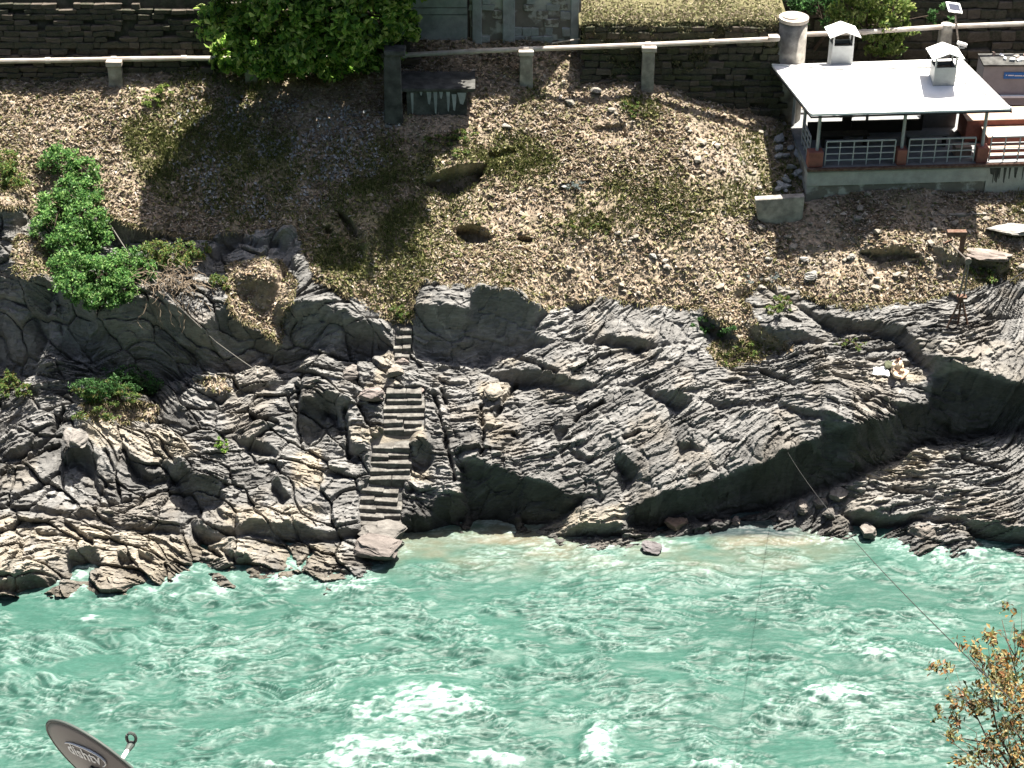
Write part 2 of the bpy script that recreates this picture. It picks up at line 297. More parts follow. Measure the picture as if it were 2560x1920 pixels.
CRACKS = [[(1085,985),(1100,1040),(1112,1090),(1125,1150),(1140,1200)],[(1105,975),(1118,1010)],[(1205,1010),(1208,1080),(1205,1140)],[(1290,960),(1255,1010),(1240,1040)],[(1510,1000),(1450,1040),(1440,1060)],[(1600,1075),(1560,1095)],[(265,1130),(290,1200),(300,1260)],[(165,1020),(130,1080)],
  [(0,1190),(60,1150),(150,1110)],[(20,1262),(100,1215),(150,1180)],[(1290,890),(1400,930)],[(300,1020),(420,1060)],[(742,960),(745,1110)],[(862,1010),(870,1150)],[(1900,930),(1990,960)],[(2110,760),(2300,740)],[(400,1110),(440,1160)],[(620,1040),(700,1060)],[(230,1270),(330,1250)],[(500,1360),(560,1400)],[(160,1300),(230,1360)],[(2400,1140),(2520,1180)],[(2230,1220),(2330,1240)]]
mCrack = np.zeros((MH, MW))
for pl_ in CRACKS:
    for (ax_, ay_), (bx_, by_) in zip(pl_[:-1], pl_[1:]):
        d_ = math.hypot(bx_-ax_, by_-ay_); nx_, ny_ = -(by_-ay_)/d_*4.5, (bx_-ax_)/d_*4.5
        paint(mCrack, [(ax_+nx_, ay_+ny_), (bx_+nx_, by_+ny_), (bx_-nx_, by_-ny_), (ax_-nx_, ay_-ny_)])
mCrack = blur(mCrack, 1)
mHole = np.zeros((MH, MW))        # holes and hollows dug into the soil
for p, w in (([(1142,572),(1165,562),(1200,565),(1230,583),(1234,598),(1210,606),(1170,609),(1145,592)], .6), ([(1293,586),(1334,590),(1325,605),(1305,604)], .35), ([(1060,455),(1090,432),(1150,415),(1215,412),(1200,455),(1130,492),(1105,480)], .7),
             ([(838,528),(855,530),(880,557),(900,590),(890,592),(865,572)], .35), ([(807,568),(825,562),(832,590),(820,585)], .3), ([(1215,385),(1290,370),(1290,385),(1230,400)], .2), ([(1480,320),(1560,310),(1570,345),(1500,350)], .15), ([(2150,630),(2255,615),(2300,640),(2200,652)], .4)): paint(mHole, p, w)
mHole = blur(mHole, 1)
# the broad lie of the land: known spots (px, py, Y)
ANCH = [(x, y, None) for x, y in ((-150,1480),(60,1485),(200,1440),(320,1440),(520,1435),(700,1425),(860,1420),(1000,1362),(1200,1358),(1400,1358),(1600,1340),(1720,1325),(1900,1310),(2100,1325),(2300,1370),(2500,1375),(2700,1380))]
A = []
for x, y, _ in ANCH: A.append(to_uvh(atZ(x, y, -.05))+(1.2,))
for x, y, Y in ((0,195,60.4),(150,195,60.4),(285,205,60.0),(430,200,60.1),(640,260,59.4),(800,290,59.1),(985,300,58.9),(1100,300,58.9),(1180,200,60.2),(1315,192,60.1),(1450,182,60.5),(1620,207,60.0),(1760,232,60.3),(1880,262,60.3),
                (1920,350,58.7),(1960,440,57.5),(2100,500,56.5),(2250,500,56.55),(2400,490,56.8),(2560,475,57.1),(2250,560,55.6),(1950,560,55.9)):
    A.append(to_uvh(atY(x, y, Y))+(1.0,))
for x in (10.2, 11.5, 13, 14.5, 16, 17.5):
    for yy in (58.0, 59.2, 60.4, 61.6): A.append(to_uvh(np.array([x, yy, 8.3]))+(.8,))
A = np.array(A)
for x in (100,500,900,1300,1700,2100,2500):
    for y in (400, 600, 800, 1000, 1200):
        if x > 1850 and y < 600: continue
        p = to_uvh(on_bank(x, y)); A = np.vstack([A, [p[0], p[1], p[2], 1.5]])
DU, DV = .036, .03
uc = np.arange(-19.5, 19.5, DU); vc = np.arange(-1.4, 18.2, DV); NU, NV = len(uc), len(vc)
cu = np.arange(-20, 20.3, .3); cv = np.arange(-2, 19, .3); CUg, CVg = np.meshgrid(cu, cv)
num = np.zeros_like(CUg); den = np.full_like(CUg, 1e-6)
for a in A:
    w = np.exp(-((CUg-a[0])**2+(CVg-a[1])**2)/(2*a[3]**2))+1e-4/(.5+(CUg-a[0])**2+(CVg-a[1])**2); num += w*a[2]; den += w
Hc = num/den
def interp2(Z, x0, dx, y0, dy, X, Y_):
    x = np.clip((X-x0)/dx, 0, Z.shape[1]-1.001); y = np.clip((Y_-y0)/dy, 0, Z.shape[0]-1.001); i = x.astype(int); j = y.astype(int); fx = x-i; fy = y-j
    return Z[j, i]*(1-fx)*(1-fy)+Z[j, i+1]*fx*(1-fy)+Z[j+1, i]*(1-fx)*fy+Z[j+1, i+1]*fx*fy
Ug, Vg = np.meshgrid(uc, vc)
Hm = interp2(Hc, -20, .3, -2, .3, Ug, Vg)
# relief solved from the slopes of the steep and the lit faces
def poisson(g, a=.07, eps=.035):
    rhs = np.zeros_like(g); rhs[1:-1] = -(g[2:]-g[:-2])/(2*DV)
    rhs[0] = -(g[0]+g[1])/(2*DV); rhs[-1] = (g[-1]+g[-2])/(2*DV)
    R = np.concatenate([rhs, rhs[::-1]], 0); R = np.concatenate([R, R[:, ::-1]], 1)
    kv = (2-2*np.cos(2*np.pi*np.fft.fftfreq(R.shape[0])))/DV**2; ku = (2-2*np.cos(2*np.pi*np.fft.rfftfreq(R.shape[1])))/DU**2
    Hh = np.fft.rfft2(R)/(kv[:, None]+a*ku[None, :]+eps)
    return np.fft.irfft2(Hh, s=R.shape)[:NV, :NU]
H = Hm.copy()
wx = fbm(Ug*1.3, Vg*1.3, 4, 3.1)*9+fbm(Ug*6, Vg*6, 3, 8.)*4.5; wy = fbm(Ug*1.3, Vg*1.3, 4, 31.)*8+fbm(Ug*6, Vg*6, 3, 18.)*4.5
mSteepB = blur(mSteep, 1)
for it in range(3):
    px, py = proj(from_uvh(Ug, Vg, H))
    st = sample(mSteepB, px+wx, py+wy); soil = sample(mSoil, px+wx*1.5, py+wy*1.5); stair = sample(mStair, px, py)
    st = st*(1-stair)
    low = st*(1-np.roll(st, int(.16/DV), 0))*(soil < .5); deep = np.roll(st, -int(.45/DV), 0)
    gd = np.where(soil > .5, 1.3, 1.9*(1-deep)+1.0*deep)
    g = np.where(soil > .5, .0, -.30)*(1-st)+st*gd*(1-low)-2.3*low
    g = g*(1-stair)
    Hp = poisson(g); tt_ = sstep(9.0, 11.5, Vg); Hp = Hp*(1-tt_)+poisson(g, .05, .55)*tt_
    H = Hm+np.clip(Hp, -2.8, 2.4)
px, py = proj(from_uvh(Ug, Vg, H))
st = sample(mSteepB, px+wx, py+wy)*(1-stair); soil = np.clip(sample(mSoil, px+wx*1.5, py+wy*1.5), 0, 1); green = sample(mGreen, px, py); cream = sample(mCream, px+wx, py+wy)
rockw = np.clip(1-soil*1.3, 0, 1)*(1-stair)
# strata: layers with a proud lower edge
beta = np.radians(16*sstep(900, 1250, px)-8*(1-sstep(300, 1000, px))+10*fbm(Ug*.22, Vg*.22, 2, 5.))
wbase = -Ug*np.sin(beta)+Vg*np.cos(beta)+.22*fbm(Ug*.45, Vg*.7, 3, 2.)
blocky = 1-sstep(850, 1150, px)
def cells(X, Yc, s):
    i = np.floor(X).astype(int); j = np.floor(Yc).astype(int); d1 = np.full(X.shape, 9.); d2 = d1.copy(); idv = np.zeros(X.shape); t1 = idv.copy(); t2 = idv.copy(); ox = idv.copy(); oy = idv.copy()
    for a in (-1, 0, 1):
        for b in (-1, 0, 1):
            cx = i+a+.5+.45*_h(i+a+s, j+b); cy = j+b+.5+.45*_h(i+a-s, j+b+57); d = (X-cx)**2+(Yc-cy)**2
            n = d < d1; d2 = np.where(n, d1, np.minimum(d2, d)); idv = np.where(n, _h(i+a+3*s, j+b+91), idv); t1 = np.where(n, _h(i+a+5*s, j+b+23), t1); t2 = np.where(n, _h(i+a+7*s, j+b+77), t2)
            ox = np.where(n, X-cx, ox); oy = np.where(n, Yc-cy, oy); d1 = np.where(n, d, d1)
    return np.sqrt(d2)-np.sqrt(d1), idv, t1*ox+t2*oy
fr, fid, tl1 = cells(Ug*.8+.35*wbase+.22*fbm(Ug, Vg, 3, 6.), wbase*1.25+.15*fbm(Ug, Vg, 3, 16.), 5)
fr2, fid2, tl2 = cells(Ug*1.9-.5*wbase+.2*fbm(Ug*2, Vg*2, 3, 26.), wbase*3.3+.15*fbm(Ug*2, Vg*2, 3, 36.), 15)
fr3, fid3, tl3 = cells(Ug*4.6+.2*fbm(Ug*4, Vg*4, 2, 27.), wbase*8.5+.15*fbm(Ug*4, Vg*4, 2, 37.), 35)
crack = 1-sstep(.02, .11, fr)
wstr = wbase+.09*fbm(Ug*1.8, Vg*2.6, 4, 7.)+.2*fid*(.35+.65*blocky)+.06*fid2
def layers(w, p, seed, cut=.16):
    k = np.floor(w/p); f = w/p-k
    amp = np.clip(.5+1.5*noise(Ug*(.25/p+.9)+k*7.31+seed, k*3.7+seed), .02, 1.5)
    prof = np.where(f < cut, sstep(0, cut, f), 1-(f-cut)/(1-cut))
    lay = noise(k*5.77+seed, seed*1.3+0*k)
    return p*amp*prof, lay, f
l1, c1, f1 = layers(wstr, .62, 1.5); l2, c2, f2 = layers(wstr+.07*fbm(Ug*3, Vg*3, 2, 4.), .27, 9.5); l3, c3, f3 = layers(wstr+.03*fbm(Ug*7, Vg*7, 2, 14.), .125, 23.5, .3)
shade = (1-.3*st)*(.45+.85*sstep(-.3, .25, fbm(Ug*.5, Vg*.6, 3, 58.)))
det = (l1*.15*(1-.4*blocky)+l2*.33+l3*.56)*shade
det += (-.20*crack*(.3+.7*blocky)+.10*fid*(.3+.9*blocky)+.40*tl1*(.3+.7*blocky)+.05*fid2+.13*tl2*(.55+.45*blocky)+.03*fid3+.04*tl3)*(1-.35*st)
det += .03*fbm(Ug*2.2, Vg*2.2, 4, 44.)+.025*fbm(Ug*9, Vg*9, 3, 54.)
clump = fbm(Ug*.6, Vg*.6, 3, 71.)
sd = .10*fbm(Ug*1.1, Vg*1.1, 3, 60.)+.06*np.abs(fbm(Ug*4.2, Vg*4.6, 2, 61.))+.035*fbm(Ug*7.5, Vg*9, 3, 62.)
H = H+rockw*(det*.85-.34*sample(mCrack, px+wx*.8, py+wy*.8))+soil*sd-sample(mHole, px+wx*.6, py+wy*.6)
H = np.where(stair > .3, H-.12*sstep(.3, .8, stair), H)
P3 = from_uvh(Ug, Vg, H)
px, py = proj(P3)
# colours of the rock and the soil
lum = .285+.06*c1+.06*c2+.06*fid*blocky+.05*fid2+.04*fid3+.05*fbm(Ug*.5, Vg*.5, 3, 80.)
vein = np.exp(-(np.abs(fbm(Ug*.9-Vg*.5, Vg*.4+Ug*.3, 3, 90.))/.012)**2)*sstep(.1, .4, fbm(Ug*.5, Vg*.5, 2, 95.))
lum = np.clip(lum+.25*vein, .09, .62)
rc = lum[..., None]*np.array([1.0, .985, .95])
warm = sstep(.05, .45, fbm(Ug*.7, Vg*.7, 4, 99.))*.5
rc = rc*(1-warm[..., None])+warm[..., None]*lum[..., None]*np.array([1.08, .95, .78])
cr = np.clip(cream*(.75+.6*fbm(Ug*3, Vg*3, 3, 101.)), 0, 1)[..., None]
rc = rc*(1-cr)+cr*(np.array([.56, .49, .38])*(.8+1.1*lum[..., None]-.2))
inlShade = sample(mInletShade, px+wx, py+wy)[..., None]
rc = rc*(1-.62*inlShade)
wet = (1-sstep(.0, .55, P3[..., 2]+.12*fbm(Ug*3, Vg*3, 2, 105.)))[..., None]
rc = rc*(1-wet*.58)
soilc = np.array([.48, .385, .29])*(1+.6*fbm(Ug*2, Vg*2, 4, 110.))[..., None]
green = np.clip(green*(.75+1.2*fbm(Ug*.9, Vg*.9, 4, 121.))+.42*sstep(.05, .5, fbm(Ug*.33, Vg*.4, 4, 122.))+.06, 0, 1)
gn = np.clip(green*1.1*(.6+1.2*fbm(Ug*1.5, Vg*1.5, 3, 120.)), 0, 1)[..., None]
soilc = soilc*(1-gn)+gn*np.array([.25, .25, .10])*(1+.5*fbm(Ug*3, Vg*3, 3, 130.))[..., None]
grav = np.clip(sstep(1550, 2000, px)*sstep(.0, .3, fbm(Ug*.8, Vg*.8, 3, 140.)), 0, 1)[..., None]*.5
soilc = soilc*(1-grav)+grav*np.array([.42, .38, .32])
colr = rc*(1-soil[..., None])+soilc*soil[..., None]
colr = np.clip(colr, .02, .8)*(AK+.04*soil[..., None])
# slabs of bedrock, each named by the ledge it belongs to
SEEDS = [(60,700),(60,850),(300,850),(470,870),(640,900),(800,830),(930,850),(620,620),(640,740),(900,640),(1100,740),(1120,850),(1260,810),(1500,800),(1680,800),(1950,850),(2050,740),(2300,720),(2500,740),(2420,870),(2350,1000),(2200,940),(2000,930),(1800,920),(1600,920),(1400,900),(1350,960),(1300,1030),(1450,1000),(1560,1060),(1660,1060),(1380,1130),(1480,1180),(1600,1180),(1720,1180),(1850,1080),(1950,1130),(1150,1000),(1080,1010),(1100,1120),(1130,1200),(1250,1120),(1230,1230),(1370,1270),(1480,1300),(1250,1330),(1050,1310),(820,960),(900,980),(650,950),(640,1040),(620,1130),(800,1050),(840,1150),(770,1170),(650,1220),(820,1250),(700,1290),(480,1220),(430,1150),(520,1100),(380,1030),(450,980),(250,1070),(100,1000),(30,1040),(60,1150),(120,1220),(50,1230),(200,1230),(330,1200),(350,1290),(280,1280),(60,1320),(150,1380),(50,1400),(270,1390),(400,1380),(520,1400),(650,1400),(760,1400),(450,1270),(2300,1180),(2500,1170),(2200,1240),(2400,1260),(2350,1340),(2080,1260),(1750,1260),(2100,1090),(1200,900)]
def assign(pxc, pyc, uu, vv):
    best = np.full(pxc.shape, 1e9); idx = np.zeros(pxc.shape, int)
    X = pxc+25*fbm(uu*.9, vv*.9, 3, 150.)+6*fbm(uu*6, vv*6, 2, 152.); Yp = pyc+20*fbm(uu*.9, vv*.9, 3, 160.)+5*fbm(uu*6, vv*6, 2, 162.)
    for k, (sx, sy) in enumerate(SEEDS):
        d = ((X-sx)/1.5)**2+(Yp-sy)**2; n = d < best; best = np.where(n, d, best); idx = np.where(n, k, idx)
    return idx
idx = np.arange(NU*NV).reshape(NV, NU)
F = np.stack([idx[:-1, :-1], idx[:-1, 1:], idx[1:, 1:], idx[1:, :-1]], -1).reshape(-1, 4)
fsoil = soil[:-1, :-1].ravel() > .45
fid_ = assign(px[:-1, :-1].ravel(), py[:-1, :-1].ravel(), Ug[:-1, :-1].ravel(), Vg[:-1, :-1].ravel())
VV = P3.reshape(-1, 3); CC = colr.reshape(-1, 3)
def sub(sel, name, m, parent=None):
    f = F[sel]; uq, inv = np.unique(f, return_inverse=True)
    return link_mesh(name, np_mesh(name, VV[uq], inv.reshape(f.shape), CC[uq]), m, parent)
bank = sub(fsoil, 'hillside', M['soil']); tag(bank, 'dry straw-littered hillside between the walls and the rock', None, None, 'structure')
rock_root = empty('rock_bank', (0, 48, 0), kind='structure', label='dark grey layered bedrock bank along the river')
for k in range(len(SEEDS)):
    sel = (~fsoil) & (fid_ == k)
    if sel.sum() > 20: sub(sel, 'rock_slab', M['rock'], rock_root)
# coarse continuation of the bank to both sides, out of frame
for sgn in (-1, 1):
    ue = np.array([19.45, 20.5, 23, 27, 33, 42])*sgn; cols = 0 if sgn < 0 else NU-1
    rows = np.arange(0, NV, 12); uu, hh = np.meshgrid(ue, H[rows, cols]); vv = np.repeat(vc[rows][:, None], len(ue), 1)
    hh = hh+.6*fbm(uu*.3, vv*.3, 3, 170.)*np.clip(np.abs(uu)-19.6, 0, 1)
    pp = from_uvh(uu, vv, hh).reshape(-1, 3); n = len(ue); ii = np.arange(len(rows)*n).reshape(-1, n)
    ff = np.stack([ii[:-1, :-1], ii[:-1, 1:], ii[1:, 1:], ii[1:, :-1]], -1).reshape(-1, 4)
    if sgn < 0: ff = ff[:, ::-1]
    cc = AK*np.where((vv.reshape(-1, 1) > 9), np.array([.36, .28, .19]), np.array([.25, .245, .25]))
    tag(link_mesh('hillside', np_mesh('hillside', pp, ff, cc), M['soil']), 'hillside carrying on out of view', None, None, 'structure')
# lookup of the surface seen along a sight line
ZB = np.full((480, 640), -1); zd = np.full((480, 640), 1e9)
qi = np.clip((px/4).astype(int), 0, 639); qj = np.clip((py/4).astype(int), 0, 479); dd = np.linalg.norm(P3-CAM, axis=-1)
order = np.argsort(-dd.ravel()); ZB[qj.ravel()[order], qi.ravel()[order]] = order
def surf(px_, py_):
    i = int(np.clip(px_/4, 0, 639)); j = int(np.clip(py_/4, 0, 479))
    for r in range(0, 9):
        w = ZB[max(j-r, 0):j+r+1, max(i-r, 0):i+r+1]; w = w[w >= 0]
        if len(w): return VV[w[len(w)//2]].copy()
def uv_surf(u, v):
    """point and grid index on the bank at plane coordinates"""
    i = np.clip(((u-uc[0])/DU).astype(int), 0, NU-1); j = np.clip(((v-vc[0])/DV).astype(int), 0, NV-1); return P3[j, i], j, i
# ------------------------------------------------------------------ walls, terraces and hills behind the bank
def sheet(name, xs, prof, m, col, amp=.3, label=None):
    Yp = np.array([p[0] for p in prof]); Zp = np.array([p[1] for p in prof]); X, I = np.meshgrid(xs, np.arange(len(prof)))
    Yg = Yp[I]; Zg = Zp[I]+amp*fbm(X*.2, Yg*.2, 3, 200.)*(np.abs(Yg-Yp[0]) > .2)
    n = len(xs); ii = np.arange(len(prof)*n).reshape(-1, n); f = np.stack([ii[:-1, :-1], ii[:-1, 1:], ii[1:, 1:], ii[1:, :-1]], -1).reshape(-1, 4)
    o = link_mesh(name, np_mesh(name, np.stack([X, Yg, Zg], -1).reshape(-1, 3), f, np.tile(np.array(col)*AK, (X.size, 1))), m); return tag(o, label, None, None, 'structure')
def xw(px, py, Y): return atY(px, py, Y)[0]
hill = sheet('hill', np.linspace(-160, 160, 60), [(64.4, 12.35), (70, 16), (80, 27), (100, 52), (130, 92), (160, 132)], M['soil'], (.05, .06, .03), 1.5, 'wooded valley side rising above the walls')
near = sheet('near_bank', np.linspace(-140, 140, 60)[::-1], [(26, -3), (20, 4), (15, 15), (11.5, 23.5), (8, 25.4), (4.5, 26.3), (3.2, 33), (1.5, 35.2), (-3, 35.4), (-12, 42), (-40, 76), (-90, 128)], M['soil'], (.028, .034, .02), .4, 'near valley side under the viewpoint')
rt = MB().box((-4.5, 7.4, 26.0), (9.5, 5.6, .5)).build('bounce_slab', mat('bounce_slab_cement', (.55, .53, .5), .9, .2, 2, .3, 20)); tag(rt, 'unseen pale slab that carries the dish, added to bounce sunlight onto its back', None, None, 'structure')  # out of view, added so sunlight bounces up onto the dish's shaded back
stone_meshes = []
for k in range(8):
    mb = MB(); mb.box((0, 0, 0), (1, 1, 1), jit=.09); me = mb.mesh('stone', bevel=.07); stone_meshes.append(me)
def stone_wall(root, x0, x1, z0, z1, Y, course, length, mats, skip=0.0, lean=0.0, zbot=None, maxn=295, depth=.3):
    z = z0; n = 0
    while z < z1 and n < maxn:
        ch = course*random.uniform(.8, 1.25); x = x0+random.uniform(-.2, 0)
        while x < x1 and n < maxn:
            w = length*random.uniform(.55, 1.5); xc = x+w/2; zc = z+ch/2; x += w
            if zbot and zc < zbot(xc)-.15: continue
            if random.random() < skip: continue
            k = random.randrange(8)*len(mats)+random.randrange(len(mats))
            key = 'stone%d_%d' % (id(root) % 1, k)
            me = STONES.get(k_ := (k, tuple(mats)))
            if me is None:
                me = stone_meshes[k//len(mats)].copy(); me.materials.clear(); me.materials.append(M[mats[k % len(mats)]]); STONES[k_] = me
            o = link_mesh('stone', me, None, root, (xc, Y+lean*(zc-z0)+random.uniform(-.022, .022), zc)); n += 1
            o.scale = (w*.97, depth*random.uniform(.85, 1.1), ch*.95); o.rotation_euler = (random.uniform(-.05, .05), random.uniform(-.05, .05), random.uniform(-.08, .08))
        z += ch
    return n
STONES = {}
def core(x0, x1, Yf, z0, z1, lean, th=.8):
    return MB().add([(x0, Yf, z0), (x1, Yf, z0), (x1, Yf+th, z0), (x0, Yf+th, z0), (x0, Yf+lean*(z1-z0), z1), (x1, Yf+lean*(z1-z0), z1), (x1, Yf+th+lean*(z1-z0), z1), (x0, Yf+th+lean*(z1-z0), z1)],
                    [(3, 2, 1, 0), (4, 5, 6, 7), (0, 1, 5, 4), (1, 2, 6, 5), (2, 3, 7, 6), (3, 0, 4, 7)])
# left dry-stone wall
xa, xb = xw(-140, 100, 60.95), xw(520, 100, 60.95)
w = empty('stone_wall', (xa, 61, 10), label='tall dark dry-stone wall behind the left pipe', cat='wall')
core(xa-1.5, xb+.4, 60.1, 9.0, 13.75, .22).build('earth_core', M['mortar'], w)
stone_wall(w, xa, xb, 9.7, 13.5, 60.24, .19, .42, ('stone', 'stone', 'mortar', 'mortar', 'mortar'), .15, lean=.22)
# dark wall behind the tree
xc_ = xw(1005, 100, 61.5)
w2 = empty('earth_wall', ((xb+xc_)/2, 61.6, 10), label='shaded earth wall hidden behind the overhanging tree', cat='wall')
core(xb-.2, xc_+.3, 60.3, 9.0, 13.8, .22).build('earth_face', M['mortar'], w2)
stone_wall(w2, xb, xc_, 9.8, 12.5, 60.47, .26, .5, ('mortar', 'stone', 'mortar'), .3, lean=.22)
# pale concrete and plastered rubble wall
xd = xw(1172, 60, 61.4); xe = xw(1452, 60, 61.4)
w3 = empty('concrete_wall', (xd, 61.4, 10.4), label='tall blue-grey concrete and plastered rubble wall above the middle pipe', cat='wall')
core(xc_, xd-.03, 61.28, 10.0, 18.0, .08, .6).build('wall_core', M['concrete_dark'], w3)
z = 10.35
for hgt in (.42, .36, .95, .24, .5, .8, .9, 1.1, 1.1, 1.1):
    core(xc_+.02, xd-.05, 61.19+.08*(z-10.0)+random.uniform(-.012, .012), z, z+hgt-.022, .08, .13).build('panel', M['concrete_pale'], w3, bevel=.008); z += hgt
core(xd+.03, xe, 61.24, 10.0, 18.0, .08, .62).build('plaster_face', M['plaster'], w3)
for x0, ww in ((xd+.12, .32), (xd+1.15, .42), (xe-.35, .28)):
    core(x0, x0+ww, 61.14, 10.0, 17.9, .08, .14).build('pilaster', M['concrete_pale'], w3, bevel=.02)
stone_wall(w3, xd+.05, xe-.1, 10.4, 13.4, 61.27, .24, .36, ('concrete_pale', 'plaster', 'concrete_pale'), .6, lean=.08, depth=.1)
# ledge under it with a low streaked wall and a pier
l0 = atY(1018, 300, 58.95); l1_ = atY(1168, 292, 58.95)
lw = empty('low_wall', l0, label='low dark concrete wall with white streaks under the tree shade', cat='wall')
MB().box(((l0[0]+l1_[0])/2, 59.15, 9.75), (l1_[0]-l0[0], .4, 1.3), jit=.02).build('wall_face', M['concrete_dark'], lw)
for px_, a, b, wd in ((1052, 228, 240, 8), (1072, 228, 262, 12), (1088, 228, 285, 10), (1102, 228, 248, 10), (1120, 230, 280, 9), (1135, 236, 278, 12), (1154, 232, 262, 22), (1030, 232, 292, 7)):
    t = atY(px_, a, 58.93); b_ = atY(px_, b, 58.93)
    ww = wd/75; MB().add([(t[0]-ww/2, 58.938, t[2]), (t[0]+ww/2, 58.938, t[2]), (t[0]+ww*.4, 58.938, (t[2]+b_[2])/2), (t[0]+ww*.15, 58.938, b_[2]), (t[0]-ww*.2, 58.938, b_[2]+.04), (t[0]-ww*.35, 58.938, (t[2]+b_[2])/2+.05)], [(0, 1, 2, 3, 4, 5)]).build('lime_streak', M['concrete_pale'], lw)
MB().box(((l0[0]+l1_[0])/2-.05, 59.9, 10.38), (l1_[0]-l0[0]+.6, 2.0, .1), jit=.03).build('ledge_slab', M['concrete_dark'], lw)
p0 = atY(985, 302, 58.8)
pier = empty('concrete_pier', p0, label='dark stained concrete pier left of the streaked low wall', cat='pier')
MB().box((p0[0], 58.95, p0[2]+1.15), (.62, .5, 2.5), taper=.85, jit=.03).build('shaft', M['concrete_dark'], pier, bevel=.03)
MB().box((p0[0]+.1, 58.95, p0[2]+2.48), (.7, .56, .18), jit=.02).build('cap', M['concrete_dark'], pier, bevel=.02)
# right terrace wall of stone with its grassy top
xf, xg = xw(1462, 60, 60.8), xw(1952, 60, 60.8)
tw = empty('terrace_wall', (xf, 60.8, 9.5), label='dark rubble retaining wall below the grassy terrace', cat='wall')
core(xf, xg, 59.9, 8.6, 11.95, .22).build('earth_core', M['mortar'], tw)
stone_wall(tw, xf, xg, 8.8, 11.95, 59.93, .22, .42, ('stone', 'mortar', 'moss', 'mortar', 'moss', 'mortar'), .12, lean=.22)
ter = sheet('terrace', np.linspace(xf-.2, xg+.2, 30), [(60.62, 11.9), (60.66, 12.0), (61.3, 12.15), (63, 12.2), (65, 12.3)], M['soil'], (.22, .2, .1), .12, 'grassy terrace on top of the rubble wall')
# background wall behind the pavilion
xh = xw(2760, 60, 63.6)
bw = empty('back_wall', (xg, 63.6, 9), label='dark shaded stone wall behind the pavilion roof and lamp', cat='wall')
core(xg, xh, 63.0, 8.4, 12.4, .2).build('earth_core', M['mortar'], bw)
stone_wall(bw, xg, xh, 9.4, 12.4, 63.18, .32, .6, ('mortar', 'stone', 'mortar', 'mortar'), .2, lean=.2)
bt = sheet('yard', np.linspace(xg-.3, xh, 30), [(61.3, 8.62), (63.4, 8.7)], M['soil'], (.4, .36, .3), .05, 'packed earth yard behind the pavilion')
# ------------------------------------------------------------------ pipe on concrete posts
def pipe_run(pts, rad, label):
    o = empty('water_pipe', pts[0], label=label, cat='pipe', group='pale pipe along the top of the slope')
    for k in range(len(pts)-1):
        MB().tube([pts[k], pts[k+1]], rad, 10).build('pipe_segment', M['pipe'], o, smooth=False)
    for k in range(1, len(pts)-1):
        d = (np.array(pts[k+1])-np.array(pts[k-1])); d /= np.linalg.norm(d); c = np.array(pts[k])
        MB().tube([c-d*.09, c+d*.09], rad*1.25, 10).build('collar', M['pipe'], o)
    return o
PR = .085
pipe_run([atY(-120, 154, 60.2), atY(120, 151, 60.2), atY(285, 148, 60.2), atY(460, 146, 60.2), atY(640, 146, 60.3)], PR, 'pale pipe running left of the overhanging tree')
pipe_run([atY(760, 146, 60.3), atY(1010, 138, 60.2), atY(1180, 128, 60.1), atY(1315, 123, 60.05), atY(1620, 112, 60.05), atY(1780, 105, 60.1), atY(1945, 97, 60.1)], PR, 'pale pipe from the tree to the thick round pillar')
pipe_run([atY(2015, 86, 61.6), atY(2160, 80, 61.7), atY(2375, 66, 61.9), atY(2760, 52, 62.3)], PR, 'pale pipe behind the pavilion right of the round pillar')
def pipe_post(px_, ty, by, Y, wid, label, lit=True):
    t = atY(px_, ty, Y); b = atY(px_, by, Y); b[2] -= .35
    o = empty('pipe_post', b, label=label, cat='post', group='concrete posts carrying the pipe')
    MB().box((t[0], Y, (t[2]+b[2])/2), (wid, .34, t[2]-b[2]), taper=.92, jit=.02).build('shaft', M['concrete'], o, bevel=.02)
    MB().box((t[0], Y+.02, t[2]+.07), (wid*1.12, .46, .17), jit=.01).build('cap', M['pipe'], o, bevel=.015)
pipe_post(287, 160, 232, 60.1, .48, 'squat concrete pipe post on the left slope')
pipe_post(627, 160, 256, 60.15, .46, 'pale concrete pipe post under the leafy tree')
pipe_post(1315, 134, 204, 60.0, .46, 'concrete pipe post right of the streaked low wall')
pipe_post(1622, 124, 214, 60.0, .44, 'concrete pipe post before the rubble retaining wall')
q = atY(2367, 70, 61.9); o = empty('pipe_post', (q[0], 61.9, 9), label='stained concrete pipe post beside the solar lamp', cat='post', group='concrete posts carrying the pipe')
MB().box((q[0], 61.95, (q[2]+8.6)/2), (.5, .45, q[2]-8.6), taper=.8, jit=.02).build('shaft', M['concrete'], o, bevel=.03)
MB().tube([(q[0], 61.95, q[2]-.05), (q[0], 61.95, q[2]+.13)], [.24, .2], 12).build('cap', M['concrete'], o)
# thick round pillar
q = atY(1985, 42, 60.55)
pl = empty('round_pillar', (q[0], 60.55, 8.6), label='thick round concrete pillar with a pale flat top', cat='pillar')
MB().tube([(q[0]-.05, 60.55, 8.0), (q[0]-.03, 60.55, 10.0), (q[0], 60.55, q[2]-.12)], [.56, .53, .47], 28).build('shaft', M['concrete'], pl, smooth=True)
MB().tube([(q[0], 60.55, q[2]-.12), (q[0], 60.55, q[2])], [.5, .5], 28).build('rim', M['pipe'], pl)
MB().tube([(q[0]-.1, 60.55, q[2]), (q[0]-.1, 60.55, q[2]+.05)], [.3, .28], 20).build('lid', M['pipe'], pl)
q2 = atY(1935, 94, 60.1)
MB().box(q2, (.36, .3, .14), jit=.01).build('bracket_block', M['pipe'], pl, bevel=.01)
